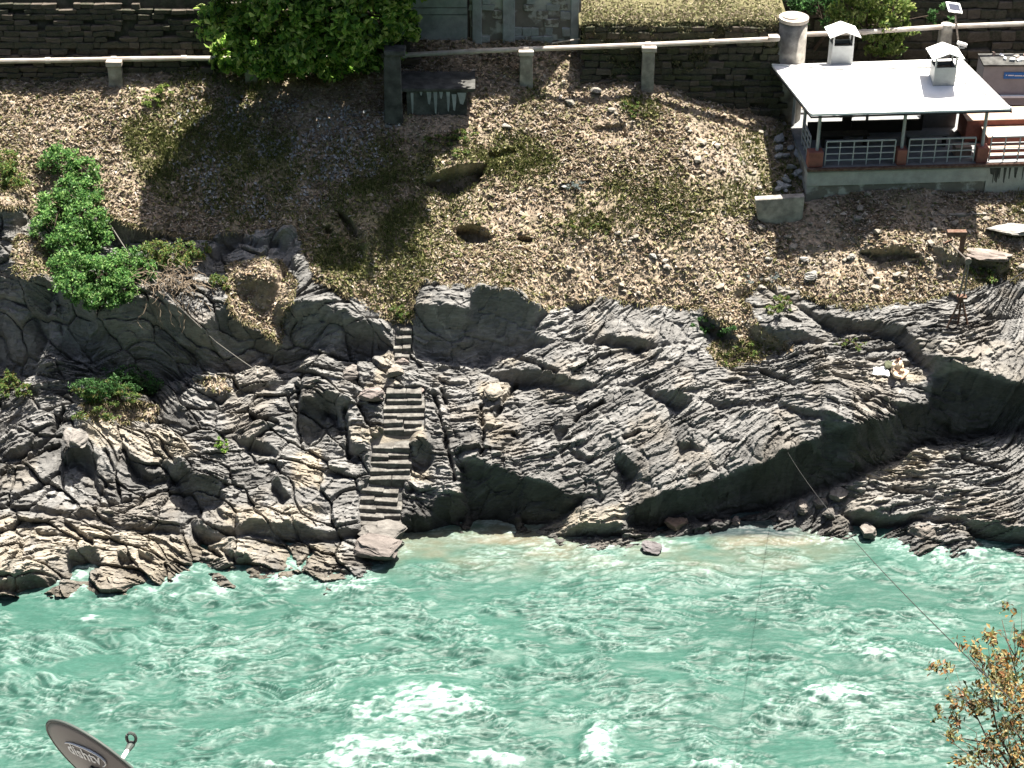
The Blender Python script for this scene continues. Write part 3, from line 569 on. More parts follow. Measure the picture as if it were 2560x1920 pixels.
# ------------------------------------------------------------------ pavilion
O = atY(2022, 424, 56.55); YAW = math.radians(3.5)
EX = np.array([math.cos(YAW), math.sin(YAW), 0]); EY = np.array([-math.sin(YAW), math.cos(YAW), 0]); RZ = Matrix.Rotation(YAW, 3, 'Z')
def Lp(x, y, z): return O+EX*x+EY*y+np.array([0, 0, z])
FZ = O[2]
pv = empty('pavilion', O, label='open pavilion with white hipped roof, grey railings and terracotta pillars', cat='pavilion')
def pbox(name, x0, x1, y0, y1, z0, z1, m, parent=None, jit=0.0, bevel=0):
    return MB().box(Lp((x0+x1)/2, (y0+y1)/2, (z0+z1)/2), (x1-x0, y1-y0, z1-z0), RZ, jit=jit).build(name, M[m], parent or pv, bevel=bevel)
PWID = 5.95
pbox('floor', -.02, PWID+3.6, .02, 5.0, -.14, -.005, 'floor')
pbox('floor_edge', -.05, PWID+3.7, -.05, .09, -.06, .012, 'rust')
pbox('plinth', -.02, PWID+.02, .03, .4, -.62, -.145, 'plaster_top')
pbox('plinth_base', .0, PWID, .06, .45, -1.9, -.625, 'plaster')
pbox('side_plinth', -.02, .35, .41, 4.6, -1.9, -.145, 'plaster')
for x0, x1 in ((-.02, .47), (2.93, 3.24), (5.58, 5.95)): pbox('pillar', x0, x1, .1, .45, .013, .56, 'terra', bevel=.015)
def post(x, y, z0, z1, r=.055): return MB().tube([Lp(x, y, z0), Lp(x, y, z1)], r, 8).build('post', M['rail'], pv)
EZ = 2.12
for x in (.28, 3.08, 5.76): post(x, .28, .56, EZ+.05)
post(.15, 1.9, 0, EZ); post(.1, 3.4, 0, EZ); post(2.55, 3.0, 0, EZ+.1, .05); post(5.7, 3.4, 0, EZ)
def railing(a, b, n, side=False, over=0.0):
    """a,b local (x,y); n panels"""
    a = np.array(a, float); b = np.array(b, float)
    pa, pb = Lp(*a, .9), Lp(*b, .9)
    r = MB().bar(pa, pb, .05).build('railing', M['rail'], pv)
    for zz in (.68, .45, .22): MB().bar(Lp(*a, zz), Lp(*b, zz), .032).build('rail_bar', M['rail'], r)
    for k in range(n+1):
        c = a+(b-a)*k/n; MB().bar(Lp(*c, .03), Lp(*c, .89), .036).build('baluster', M['rail'], r)
railing((.56, .2), (2.84, .2), 5); railing((3.3, .2), (5.5, .2), 5); railing((6.02, .2), (8.9, .2), 6); railing((.1, .55), (.1, 1.8), 3)
# roof
zE = FZ+EZ
c = [atZ(2027, 285, zE), atZ(2530, 272, zE), atZ(2404, 146, zE), atZ(1930, 162, zE)]
m1 = (c[0]+c[3])/2; m2 = (c[1]+c[2])/2; dv_ = (m2-m1)/np.linalg.norm(m2-m1)
r1 = m1+dv_*1.75+np.array([0, 0, .62]); r2 = m2-dv_*1.75+np.array([0, 0, .62])
dn = np.array([0, 0, -.07])
mb = MB(); mb.add([*c, r1, r2, *[p+dn for p in c], r1+dn, r2+dn],
  [(0, 1, 5, 4), (1, 2, 5), (2, 3, 4, 5), (3, 0, 4), (7, 6, 10, 11), (8, 7, 11), (9, 8, 11, 10), (6, 9, 10), (0, 6, 7, 1), (1, 7, 8, 2), (2, 8, 9, 3), (3, 9, 6, 0)])
rf = mb.build('roof', M['roof'], pv)
for a, b in ((c[0], r1), (c[3], r1), (c[1], r2), (c[2], r2), (r1, r2)):
    MB().bar(a+np.array([0, 0, .02]), b+np.array([0, 0, .02]), .05, .03).build('ridge_cap', M['roof'], rf)
for a, b in ((c[0], c[1]), (c[1], c[2]), (c[2], c[3]), (c[3], c[0])): MB().bar(a+np.array([0, 0, -.12]), b+np.array([0, 0, -.085]), .04, .05).build('eave_beam', M['dark'], rf)
def roof_z(P):   # front slope
    n = np.cross(c[1]-c[0], r1-c[0]); return c[0][2]-(n[0]*(P[0]-c[0][0])+n[1]*(P[1]-c[0][1]))/n[2]
def vent(pxc, pyc, zb, lab):
    B = atZ(pxc, pyc, zb); v = empty('roof_vent', B); v.parent = pv; v.matrix_parent_inverse = Matrix.LocRotScale(pv.location, pv.rotation_euler, pv.scale).inverted()
    wv, dv2, hb, ht = .72, .55, .62, 1.0
    def bx(name, x0, x1, y0, y1, z0, z1, m): 
        ce = B+EX*(x0+x1)/2+EY*(y0+y1)/2+np.array([0, 0, (z0+z1)/2]); return MB().box(ce, (x1-x0, y1-y0, z1-z0), RZ).build(name, M[m], v)
    bx('vent_panel', -wv/2, wv/2, -dv2/2, -dv2/2+.03, -.35, hb, 'vent_metal'); bx('vent_panel', -wv/2, wv/2, dv2/2-.03, dv2/2, -.35, hb, 'vent_metal')
    bx('vent_panel', -wv/2, -wv/2+.03, -dv2/2+.031, dv2/2-.031, -.35, hb, 'vent_metal'); bx('vent_panel', wv/2-.03, wv/2, -dv2/2+.031, dv2/2-.031, -.35, hb, 'vent_metal')
    bx('vent_inside', -wv/2+.031, wv/2-.031, -dv2/2+.031, dv2/2-.031, .1, hb-.12, 'dark')
    for sx in (-1, 1):
        for sy in (-1, 1): bx('vent_post', sx*(wv/2-.03)-.025, sx*(wv/2-.03)+.025, sy*(dv2/2-.03)-.025, sy*(dv2/2-.03)+.025, hb, ht, 'vent_metal')
    ow, od = wv/2+.16, dv2/2+.2
    pts = [B+EX*x+EY*y+np.array([0, 0, zz]) for x, y, zz in ((-ow, -od, ht), (ow, -od, ht), (ow, od, ht), (-ow, od, ht), (0, -od, ht+.2), (0, od, ht+.2))]
    mb = MB(); dd_ = np.array([0, 0, -.03]); mb.add([*pts, *[p+dd_ for p in pts]], [(0, 4, 5, 3), (4, 1, 2, 5), (6, 9, 11, 10), (10, 11, 8, 7), (0, 6, 10, 4), (4, 10, 7, 1), (2, 8, 11, 5), (5, 11, 9, 3), (3, 9, 6, 0), (1, 7, 8, 2)]); mb.build('vent_cap', M['roof'], v)
vent(2100, 150, zE+.22, ''); vent(2354, 205, zE+.36, '')
# inside: half walls, counter, benches
pbox('half_wall', 1.95, 4.3, 2.62, 2.74, 0, .42, 'dark'); pbox('half_wall', .35, 1.6, 2.2, 2.3, 0, .62, 'dark'); pbox('half_wall', 4.4, 5.6, 2.9, 3.0, 0, .62, 'floor')
pbox('screen', 1.62, 1.93, 2.62, 2.72, 0, 1.9, 'dark'); pbox('screen', 4.3, 4.38, 2.62, 2.74, 0, 1.6, 'dark')
def bench(x0, x1, y0, y1, h, m, lab):
    o = empty('bench', Lp((x0+x1)/2, (y0+y1)/2, 0), label=lab, cat='bench'); pbox('bench_top', x0, x1, y0, y1, h-.05, h, m, o)
    for x in (x0+.06, x1-.12): pbox('leg', x, x+.06, y0+.05, y1-.05, 0, h-.051, 'dark', o)
bench(3.55, 4.95, 1.35, 1.75, .46, 'floor', 'grey bench in the shade behind the right railing')
bench(.7, 2.3, 1.5, 1.9, .46, 'dark', 'dark bench in the shade behind the left railing')
# terracotta stepped platform
sp = empty('stepped_platform', Lp(6.6, 1.5, 0), label='terracotta stepped platform with pink sunlit tops right of the pavilion', cat='platform')
XR = 9.6
for x0, y0, y1, h in ((5.62, 1.72, 2.7, .80), (6.12, .86, 1.71, .58), (6.12, .62, .855, .30), (6.12, .42, .615, .15)):
    pbox('riser', x0, XR, y0, y1, 0, h-.03, 'terra', sp); pbox('tread', x0-.02, XR, y0-.02, y1-(.0 if h > .7 else .022), h-.029, h, 'terra_top', sp)
pbox('pink_box', 5.0, 5.55, .62, 1.0, 0, .34, 'terra_top', sp)
# wall carrying on to the right of the pavilion
rw = empty('plaster_wall', Lp(7.5, 0, -1), label='streaked grey plaster wall right of the pavilion base', cat='wall')
pbox('wall_face', PWID+.03, 10.5, .05, .4, -1.9, -.145, 'plaster_top', rw)
for k in range(26):
    x = random.uniform(6.1, 9.0); h = random.uniform(.2, .6); ww = random.uniform(.02, .07)
    P0 = Lp(x, .044, -.15); MB().add([P0-EX*ww, P0+EX*ww, P0+EX*ww*.5-np.array([0, 0, h]), P0-EX*ww*.3-np.array([0, 0, h*.9])], [(0, 1, 2, 3)]).build('black_streak', M['concrete_dark'], rw)
# drain ledge in front
pbox('drain_kerb', 2.6, 5.9, -.75, -.62, -1.75, -1.42, 'concrete', rw)
# cabin with a blue sign
ca, cb = atY(2460, 165, 61.0), atY(2700, 156, 61.0)
cbn = empty('cabin', (ca[0], 61, 9), label='low lilac-grey cabin with a blue sign and rubbish on its roof', cat='cabin')
hc = ca[2]
MB().box(((ca[0]+cb[0])/2, 61.45, (hc+8.9)/2), (cb[0]-ca[0], .9, hc-8.9)).build('wall', M['cabin'], cbn)
MB().box(((ca[0]+cb[0])/2, 61.44, hc+.032), (cb[0]-ca[0]+.06, .98, .06)).build('roof_slab', M['concrete_dark'], cbn)
s0, s1 = atY(2511, 182, 60.97), atY(2690, 196, 60.97)
sg = MB().box(((s0[0]+s1[0])/2, 60.98, (s0[2]+s1[2])/2), (s1[0]-s0[0], .03, abs(s0[2]-s1[2])+.02)).build('sign', M['blue'], cbn)
for x0, x1, dz in ((.06, .1, .02), (.14, .34, .012), (.36, .62, .0), (.64, .9, -.006), (.95, 1.4, 0)):
    MB().box((s0[0]+(x0+x1)/2, 60.96, (s0[2]+s1[2])/2+dz), (x1-x0, .012, .035)).build('white_lettering', M['white'], sg)
MB().box((s0[0]+1.1, 60.93, atY(2520, 242, 60.9)[2]), (2.4, .1, .07)).build('white_ledge', M['white'], cbn)
for k in range(14):
    x = random.uniform(ca[0]+.4, ca[0]+2.2); y = random.uniform(61.1, 61.8); d = [random.uniform(.06, .22) for _ in '123']; d[2] *= .4
    tag(MB().box((x, y, hc+.063+d[2]/2), d, Matrix.Rotation(random.uniform(0, 3), 3, 'Z'), jit=.02).build('rubbish_piece', M[random.choice(['white', 'concrete_pale', 'terra_top', 'concrete'])]), 'pale scrap lying on the cabin roof', 'scrap', 'scraps on the cabin roof')
# solar lamp
b0 = atY(2398, 125, 61.6); t0 = atY(2388, 38, 61.6)
lp = empty('solar_lamp', (b0[0], 61.6, 9), label='solar street lamp on a thin pole by the back pipe', cat='lamp')
MB().tube([(b0[0], 61.6, 8.7), tuple(b0), tuple(t0)], .035, 8).build('pole', M['steel'], lp)
nrm = Vector((.25, -.35, .9)).normalized(); ax = Vector((1, .1, 0)); ax = (ax-nrm*ax.dot(nrm)).normalized(); ay = nrm.cross(ax); Rp = Matrix((ax, ay, nrm)).transposed()
tc = Vector(atY(2385, 19, 61.6))
fr_ = MB().box(tc, (.52, .46, .04), Rp).build('panel_frame', M['white'], lp); MB().box(tc+nrm*.026, (.40, .30, .012), Rp).build('solar_cells', M['panel'], fr_)
h0_ = Vector(atY(2405, 110, 61.4)); MB().box(h0_, (.34, .12, .1), Matrix.Rotation(.3, 3, 'Y')).build('lamp_head', M['white'], lp); MB().box(h0_-Vector((0, .0, .12)), (.2, .12, .05)).build('lamp_lens', M['vent_metal'], lp)
MB().bar(h0_, (b0[0], 61.6, h0_.z), .03).build('arm', M['steel'], lp)
# leaning concrete block left below the pavilion
s = surf(1950, 560); cbk = atY(1950, 500, s[1]+.05)
MB_ = MB(); P1, P2, P3_, P4 = atY(1888, 500, s[1]), atY(2012, 492, s[1]+.1), atY(2006, 548, s[1]+.1), atY(1940, 580, s[1])
P5 = atY(1894, 548, s[1])
o = MB_.prism([P1, P2, P3_, P4, P5], (0, .28, 0)).build('concrete_block', M['concrete'], None, bevel=.02)
tag(o, 'grey concrete block wall stub on the slope left of the pavilion', 'block')
# ------------------------------------------------------------------ stairs cut in the rock
st_root = empty('stone_staircase', surf(950, 1310), label='worn pale stone steps climbing from the river through the rock', cat='stairs')
def step(pl, pr, wd, hgt, m='step'):
    a = surf(*pl); b = surf(*pr); return a, b
M['step'] = mat('worn_step_stone', (.29, .28, .255), .9, .5, 7, .8, 25, col2=(.16, .15, .135))
FLIGHTS = [((985, 1028), 884, (988, 1030), 822, 4), ((962, 1056), 1068, (964, 1052), 978, 6), ((925, 1024), 1192, (930, 1024), 1112, 5), ((900, 1002), 1322, (900, 998), 1225, 6)]
for (xl0, xr0), y0, (xl1, xr1), y1, n in FLIGHTS:
    A0 = surf((xl0+xr0)/2, y0); A1 = surf((xl1+xr1)/2, y1)
    A0 = A0+NRM*.02; A1 = A1+NRM*.02
    for k in range(n):
        t = k/max(n-1, 1); c0 = A0+(A1-A0)*t
        wpx = (xr0-xl0)*(1-t)+(xr1-xl1)*t; sc = FPX/((c0-CAM)@FW); ww = wpx/sc
        xc = c0[0]+random.uniform(-.03, .03)
        run = abs(A1[1]-A0[1])/n; rise = (A1[2]-A0[2])/max(n-1, 1)
        rz_ = random.uniform(-.07, .07); cut = random.uniform(.35, .65); wt = ww*random.uniform(.88, 1.12)
        mb = MB()
        for q_, (f0, f1) in enumerate(((-.5, cut-.5), (cut-.5, .5))):
            mb.box((xc+wt*(f0+f1)/2, c0[1]+.12+random.uniform(-.035, .035), c0[2]-.30+random.uniform(-.03, .03)), (wt*(f1-f0)*1.02, run+.45, .72), Matrix.Rotation(rz_, 3, 'Z') @ Matrix.Rotation(random.uniform(-.04, .04), 3, 'Y'), jit=.022)
        mb.build('step', M['step'], st_root, bevel=.012)
# ------------------------------------------------------------------ loose boulders
def boulder(name, center, size, seed, m, label, flat=.0, col=(.4, .37, .33), cat='boulder', group=None, rz=0.0):
    import bmesh
    bm = bmesh.new(); bmesh.ops.create_icosphere(bm, subdivisions=4, radius=1); V = np.array([v.co for v in bm.verts]); Fc = np.array([[v.index for v in f.verts] for f in bm.faces]); bm.free()
    r = np.random.default_rng(seed); d = V.copy()
    for k in range(22):        # shave flat facets
        n = r.normal(size=3); n /= np.linalg.norm(n); off = r.uniform(.5, .82); s_ = d@n; d = d-np.outer(np.clip(s_-off, 0, 9), n)
    d[:, 2] = np.minimum(d[:, 2], .55+.06*noise(V[:, 0]*4+seed, V[:, 1]*4)); d += (.10*fbm(V[:, 0]*2+seed, V[:, 1]*2+V[:, 2]*1.7, 4)+.05*noise(V[:, 2]*9+seed, V[:, 0]*1.5))[:, None]*V
    d = d*np.array(size); c_, s2 = math.cos(rz), math.sin(rz); d = np.stack([d[:, 0]*c_-d[:, 1]*s2, d[:, 0]*s2+d[:, 1]*c_, d[:, 2]], -1)
    col = np.array(col)*.72; cc = (col*.7+.3*col.mean())*(1+.4*fbm(V[:, 0]*3+seed, V[:, 1]*3+V[:, 2]*2, 4))[:, None]
    o = link_mesh(name, np_mesh(name, d, Fc, np.clip(cc, .02, .8)*AK), M['rock'], None, tuple(center)); return tag(o, label, cat, group)
b = atZ(938, 1418, .05); boulder('boulder', b+np.array([0, .5, .32]), (1.1, .72, .5), 5, 'rock', 'big flat-topped pinkish boulder at the water below the steps', col=(.36, .30, .265))
b = atZ(950, 1370, .2); boulder('boulder', b+np.array([0, .5, .25]), (1.0, .6, .4), 6, 'rock', 'layered grey boulder just behind the flat pinkish boulder', col=(.36, .33, .29))
b = atZ(1632, 1385, 0); boulder('boulder', b+np.array([0, .15, .1]), (.42, .34, .3), 8, 'rock', 'small grey-purple boulder standing alone in the river', col=(.3, .27, .28))
b = atZ(1692, 1335, 0); boulder('boulder', b+np.array([0, .2, .18]), (.42, .34, .34), 9, 'rock', 'orange-brown boulder at the mouth of the dark inlet', col=(.48, .3, .19))
for k, (x, y, s_, cc, lb) in enumerate(((1790, 1322, .26, (.48, .36, .28), 'pinkish stone right of the orange boulder at the inlet'), (1840, 1318, .24, (.5, .4, .33), 'small pinkish stone at the inlet, farther right of the orange boulder'),
        (2005, 1268, .34, (.45, .38, .32), 'rounded brownish stone where the cable meets the right bank'), (2045, 1262, .3, (.46, .4, .33), 'brown stone between two paler stones by the cable'), (2095, 1240, .42, (.55, .48, .4), 'pale round boulder topping the stones by the cable'),
        (2075, 1290, .3, (.3, .27, .24), 'dark stone under the pale round boulder by the cable'), (1960, 1300, .3, (.4, .35, .3), 'flat stone at the water left of the cable stones'), (2310, 1350, .55, (.42, .36, .3), 'low tan rock washed by white water at the right bank'),
        (2170, 1345, .4, (.45, .39, .33), 'tan rock at the waterline left of the low washed rock'))):
    p = surf(x, y) if y < 1300 else atZ(x, y, .0)+np.array([0, .1, .08]); boulder('boulder', p+np.array([0, 0, s_*.3]), (s_, s_*.8, s_*.75), 20+k, 'rock', lb, col=cc, rz=k)
for k, (x, y, s_, cc, lb) in enumerate(((930, 990, .5, (.5, .4, .36), 'pinkish angular boulder left of the upper steps'), (880, 935, .42, (.46, .4, .35), 'tan rock on the ledge above the pinkish boulder'), (1052, 978, .16, (.52, .38, .33), 'small pink stone on the right edge of the upper steps'),
        (1235, 985, .48, (.58, .5, .38), 'cream boulder wedged between the slabs right of the steps'), (1005, 905, .3, (.52, .42, .36), 'pale stone on the path between the two flights'), (985, 935, .34, (.5, .42, .33), 'tan stone in the path above the steps'), (1015, 880, .2, (.5, .4, .34), 'small pale stone below the overgrown steps'),
        (185, 1100, .6, (.5, .45, .4), 'pale jagged boulder overhanging the dark cleft at left'), (1630, 640, .2, (.7, .68, .62), 'white angular stone on the straw slope in the middle'), (2010, 650, .2, (.68, .65, .6), 'white stone on the slope left of the rusty tower'), (2030, 690, .3, (.7, .67, .6), 'long white rock on the slope below the concrete block'),
        (1490, 228, .27, (.66, .6, .48), 'pale long stone high on the slope below the pipe'), (1425, 258, .25, (.66, .6, .48), 'pale oval stone lower left of the long pale stone'), (1265, 318, .2, (.66, .62, .55), 'white stone above the grassy hollow'), (1920, 650, .16, (.62, .58, .5), 'pale stone below the concrete block stub'),
        (2130, 640, .22, (.62, .58, .5), 'pale flat stone left of the dark ledge by the tower'), (1410, 465, .16, (.7, .68, .62), 'white stone beside the pale scrub right of the hollow'), (1070, 525, .13, (.7, .68, .62), 'white stone left of the dark hole in the straw'),
        (2145, 545, .2, (.6, .56, .48), 'pale stone at the shadow edge below the pavilion'))):
    p = surf(x, y); boulder('boulder', p+np.array([0, 0, s_*.25]), (s_*1.1, s_*.8, s_*.6), 60+k, 'rock', lb, col=cc, rz=k*.7)
cand = (soil > .8) & (px > 1330) & (px < 2560) & (py > 250) & (py < 740) & (st < .2)
jj, ii_ = np.nonzero(cand)
wgt = sstep(1300, 1900, px[jj, ii_])*(.2+sstep(-.1, .3, fbm(Ug[jj, ii_]*.5, Vg[jj, ii_]*.5, 2, 300.))); wgt /= wgt.sum()
pick = RNG.choice(len(jj), 170, p=wgt, replace=False)
import bmesh
def small_rock(seed):
    bm = bmesh.new(); bmesh.ops.create_icosphere(bm, subdivisions=1, radius=1); r = random.Random(seed)
    for v in bm.verts: v.co *= r.uniform(.65, 1.1)
    me = bpy.data.meshes.new('stone'); bm.to_mesh(me); bm.free(); me.materials.append(M['scree']); return me
M['scree'] = mat('pale_scree_stone', (.52, .47, .40), .9, .3, 4, .5, 20)
RK = [small_rock(s_) for s_ in range(6)]
for k, q in enumerate(pick):
    p = P3[jj[q], ii_[q]]; o = link_mesh('stone', RK[k % 6], None, None, tuple(p+NRM*.02)); s_ = .06+.12*random.random()**2
    o.scale = (s_*1.3, s_, s_*.7); o.rotation_euler = (random.uniform(-.4, .4), random.uniform(-.4, .4), random.uniform(0, 6))
    tag(o, 'small pale stone scattered on the straw slope left of and below the pavilion', 'stone', 'pale stones scattered on the slope')
M['rubble'] = mat('broken_concrete', (.6, .62, .62), .9, .3, 6, .4, 20)
for k in range(22):
    me = RK[k % 6].copy(); me.materials.clear(); me.materials.append(M['rubble'])
    p = surf(random.uniform(1945, 2025), random.uniform(330, 480)); o = link_mesh('rubble_piece', me, None, None, tuple(p+NRM*.05)); s_ = random.uniform(.07, .24)
    o.scale = (s_*1.3, s_, s_*.6); o.rotation_euler = (random.uniform(-.6, .6), random.uniform(-.6, .6), random.uniform(0, 6)); tag(o, 'broken grey concrete piece heaped at the left corner of the pavilion', 'rubble', 'concrete rubble left of the pavilion')
# ------------------------------------------------------------------ leaves, litter, grass
def leafmesh(name, C, ax, nr, L_, W_, cols, m, parent=None, fold=.25):
    C = np.asarray(C); n = len(C); ax = ax/np.linalg.norm(ax, axis=1, keepdims=True); s_ = np.cross(nr, ax); s_ /= np.linalg.norm(s_, axis=1, keepdims=True)+1e-9; nn = np.cross(ax, s_)
    L_ = np.broadcast_to(L_, n)[:, None]; W_ = np.broadcast_to(W_, n)[:, None]
    V = np.stack([C-ax*L_*.5, C+s_*W_*.5-ax*L_*.05+nn*W_*fold, C+ax*L_*.5-nn*L_*.12, C-s_*W_*.5-ax*L_*.05+nn*W_*fold], 1).reshape(-1, 3)
    Fq = np.arange(n*4).reshape(n, 4); F3 = np.concatenate([Fq[:, [0, 1, 2]], Fq[:, [0, 2, 3]]])
    return link_mesh(name, np_mesh(name, V, F3, np.repeat(cols, 4, 0)*(.78 if m is M['leaf'] else .53)), m, parent)
def rnd(n): v = RNG.normal(size=(n, 3)); return v/np.linalg.norm(v, axis=1, keepdims=True)
# surface normals of the bank
dPu = np.gradient(P3, axis=1); dPv = np.gradient(P3, axis=0); NN = np.cross(dPu, dPv); NN /= np.linalg.norm(NN, axis=-1, keepdims=True)
vis = (px > -60) & (px < 2620) & (py > 60) & (py < 1060)
def scatter(n, weight):
    w_ = (weight*vis).ravel(); w_ = w_/w_.sum(); cdf = np.cumsum(w_); k = np.searchsorted(cdf, RNG.random(n)); k = np.minimum(k, len(cdf)-1)
    return k, VV[k]+RNG.normal(size=(n, 3))*.012
NNf = NN.reshape(-1, 3)
dens = soil*(1-.75*st)*np.clip(.75+1.0*clump, .25, 1.5)
n = 125000; k, C = scatter(n, dens)
nr = NNf[k]*.4+np.array([.12, .25, .85])+rnd(n)*.45; ax = rnd(n)*np.array([1.4, 1, .6]); ax -= nr*np.sum(ax*nr, 1, keepdims=True)
gk = np.clip(green.ravel()[k]*1.15, 0, 1); isg = RNG.random(n) < gk*.8
straw = np.array([[.66, .54, .41], [.74, .63, .51], [.56, .43, .31], [.33, .235, .155], [.58, .5, .31], [.8, .72, .62], [.45, .345, .24], [.42, .4, .21]])[RNG.integers(0, 8, n)]*RNG.uniform(.75, 1.2, (n, 1))
grn = np.array([[.22, .24, .08], [.32, .33, .12], [.15, .19, .06], [.42, .4, .18], [.5, .46, .24]])[RNG.integers(0, 5, n)]*RNG.uniform(.7, 1.25, (n, 1))
cols = np.where(isg[:, None], grn, straw)
tag(leafmesh('leaf_litter', C+nr*.02, ax, nr, (lsz := np.where(RNG.random(n) < .72, RNG.uniform(.05, .12, n), RNG.uniform(.1, .26, n))), lsz*RNG.uniform(.25, .6, n), cols, M['litter']), 'dry straw and fallen leaves covering the slope', 'litter', None, 'stuff')
# pale scraps and dead leaves under the tree
mScr = np.zeros((MH, MW)); paint(mScr, [(440,230),(1000,280),(960,420),(760,540),(520,540),(430,400)]); mScr = blur(mScr, 30)
n = 1500; k, C = scatter(n, soil*sample(mScr, px, py)*(.2+sstep(0, .3, fbm(Ug*1.2, Vg*1.2, 3, 315.))))
nr = NNf[k]+rnd(n)*.6
tag(leafmesh('pale_scraps', C+nr*.03, rnd(n), nr, RNG.uniform(.08, .2, n), RNG.uniform(.05, .12, n), np.array([.72, .74, .76])*RNG.uniform(.6, 1.1, (n, 1)), M['litter']), 'pale scraps and dead leaves strewn in the tree shade', 'litter', None, 'stuff')
# upright grass blades and weeds where it is green
n = 22000; k, C = scatter(n, soil*np.clip(green-.15, 0, 1)*(.4+sstep(0, .3, fbm(Ug*1.5, Vg*1.5, 3, 310.))))
up_ = np.array([0, -.25, 1.])+rnd(n)*.7; nr = rnd(n)+np.array([0, -.5, .3])
tag(leafmesh('grass', C+up_*.05, up_, nr, RNG.uniform(.1, .26, n), RNG.uniform(.02, .06, n), np.array([[.24, .28, .09], [.34, .36, .13], [.16, .21, .06], [.44, .42, .2]])[RNG.integers(0, 4, n)]*RNG.uniform(.7, 1.3, (n, 1)), M['litter']), 'green grass and weeds in patches on the slope', 'grass', None, 'stuff')
# dry tufts hanging over rock edges
edge = sstep(.05, .3, soil)*sstep(.98, .7, soil)
n = 9000; k, C = scatter(n, edge*(.3+sstep(-.1, .3, fbm(Ug*.8, Vg*.8, 2, 320.))))
up_ = np.array([0, -.7, -.1])+rnd(n)*.7
tag(leafmesh('dry_grass', C+up_*.06, up_, rnd(n), RNG.uniform(.12, .34, n), RNG.uniform(.015, .04, n), np.array([[.6, .5, .33], [.5, .4, .25], [.3, .3, .12]])[RNG.integers(0, 3, n)]*RNG.uniform(.7, 1.2, (n, 1)), M['litter']), 'dry grass hanging over the upper rock edges', 'grass', None, 'stuff')
# grass on and over the terrace
n = 13000; xx = RNG.uniform(xf-.1, xg+.1, n); hang = RNG.random(n) < .62; dz_ = RNG.random(n)**1.3*(.35+1.5*np.clip(noise(xx*1.1, 0*xx+3)+.35, 0, 1)); yy = 60.6+RNG.random(n)**1.4*2.8
C = np.stack([xx, np.where(hang, 60.64-.22*dz_-.02-.12*RNG.random(n)*(.4+np.abs(noise(xx*3, dz_*4))), yy), np.where(hang, 12.1-dz_, 12.17+.06*RNG.random(n))], -1)
up_ = np.where(hang[:, None], np.array([0, -.5, -.6]), np.array([0, -.1, .35]))+rnd(n)*.9
gcol = np.where(hang[:, None], np.array([[.26, .24, .12], [.18, .21, .08], [.1, .13, .05], [.3, .26, .15], [.4, .36, .2]])[RNG.integers(0, 5, n)], np.array([[.5, .44, .27], [.3, .32, .13], [.6, .5, .36], [.4, .4, .18]])[RNG.integers(0, 4, n)])
tag(leafmesh('grass', C, up_, rnd(n)+np.array([0, 0, .4]), RNG.uniform(.07, .22, n), RNG.uniform(.03, .08, n), gcol*RNG.uniform(.6, 1.2, (n, 1)), M['litter']), 'mossy green-brown growth hanging over the terrace wall', 'grass', None, 'stuff')
# ------------------------------------------------------------------ trees and shrubs
PAL = dict(mid=[[.1, .25, .07], [.17, .36, .1], [.24, .45, .13], [.06, .15, .045], [.32, .5, .17]], bright=[[.30, .52, .09], [.44, .66, .14], [.15, .32, .06], [.6, .74, .24], [.07, .16, .03]], deep=[[.05, .13, .04], [.08, .2, .06], [.11, .25, .08], [.15, .3, .1], [.04, .1, .03]],
           yellow=[[.3, .38, .1], [.22, .32, .07], [.38, .44, .16], [.14, .24, .06]], dryg=[[.3, .24, .15], [.24, .19, .13], [.36, .29, .18]], weed=[[.16, .26, .07], [.1, .19, .05], [.24, .34, .1], [.3, .26, .1]],
           autumn=[[.5, .3, .1], [.4, .2, .1], [.62, .45, .2], [.34, .36, .14], [.2, .15, .08], [.5, .5, .28], [.05, .07, .03]], pale=[[.3, .36, .36], [.2, .27, .25], [.38, .42, .42]])
def crown(blobs, per, L_, pal, shell=.55, droop=.0, fill=1.0):
    Cs, Ns = [], []
    for (c_, r_) in blobs:
        r_ = np.array(r_ if hasattr(r_, '__len__') else (r_,)*3); m_ = int(per*4*np.prod(r_)**(2/3)*fill)
        nsub = max(6, int(m_/28)); sc_ = rnd(nsub)*(shell+(1-shell)*RNG.random((nsub, 1))**.5)         # twigs with leaf clusters
        d = sc_[RNG.integers(0, nsub, m_)]+RNG.normal(size=(m_, 3))*.13
        Cs.append(np.array(c_)+d*r_); Ns.append(d*.8+rnd(m_)*.55+np.array([0, 0, .8]))
    C = np.concatenate(Cs); N_ = np.concatenate(Ns); n = len(C); p = np.array(PAL[pal])
    ax = rnd(n)+np.array([0, -.2, -.35-droop]); ln = RNG.uniform(.65, 1.25, n)*L_
    cols = p[RNG.integers(0, len(p), n)]*RNG.uniform(.75, 1.25, (n, 1))
    return C, ax, N_, ln, cols
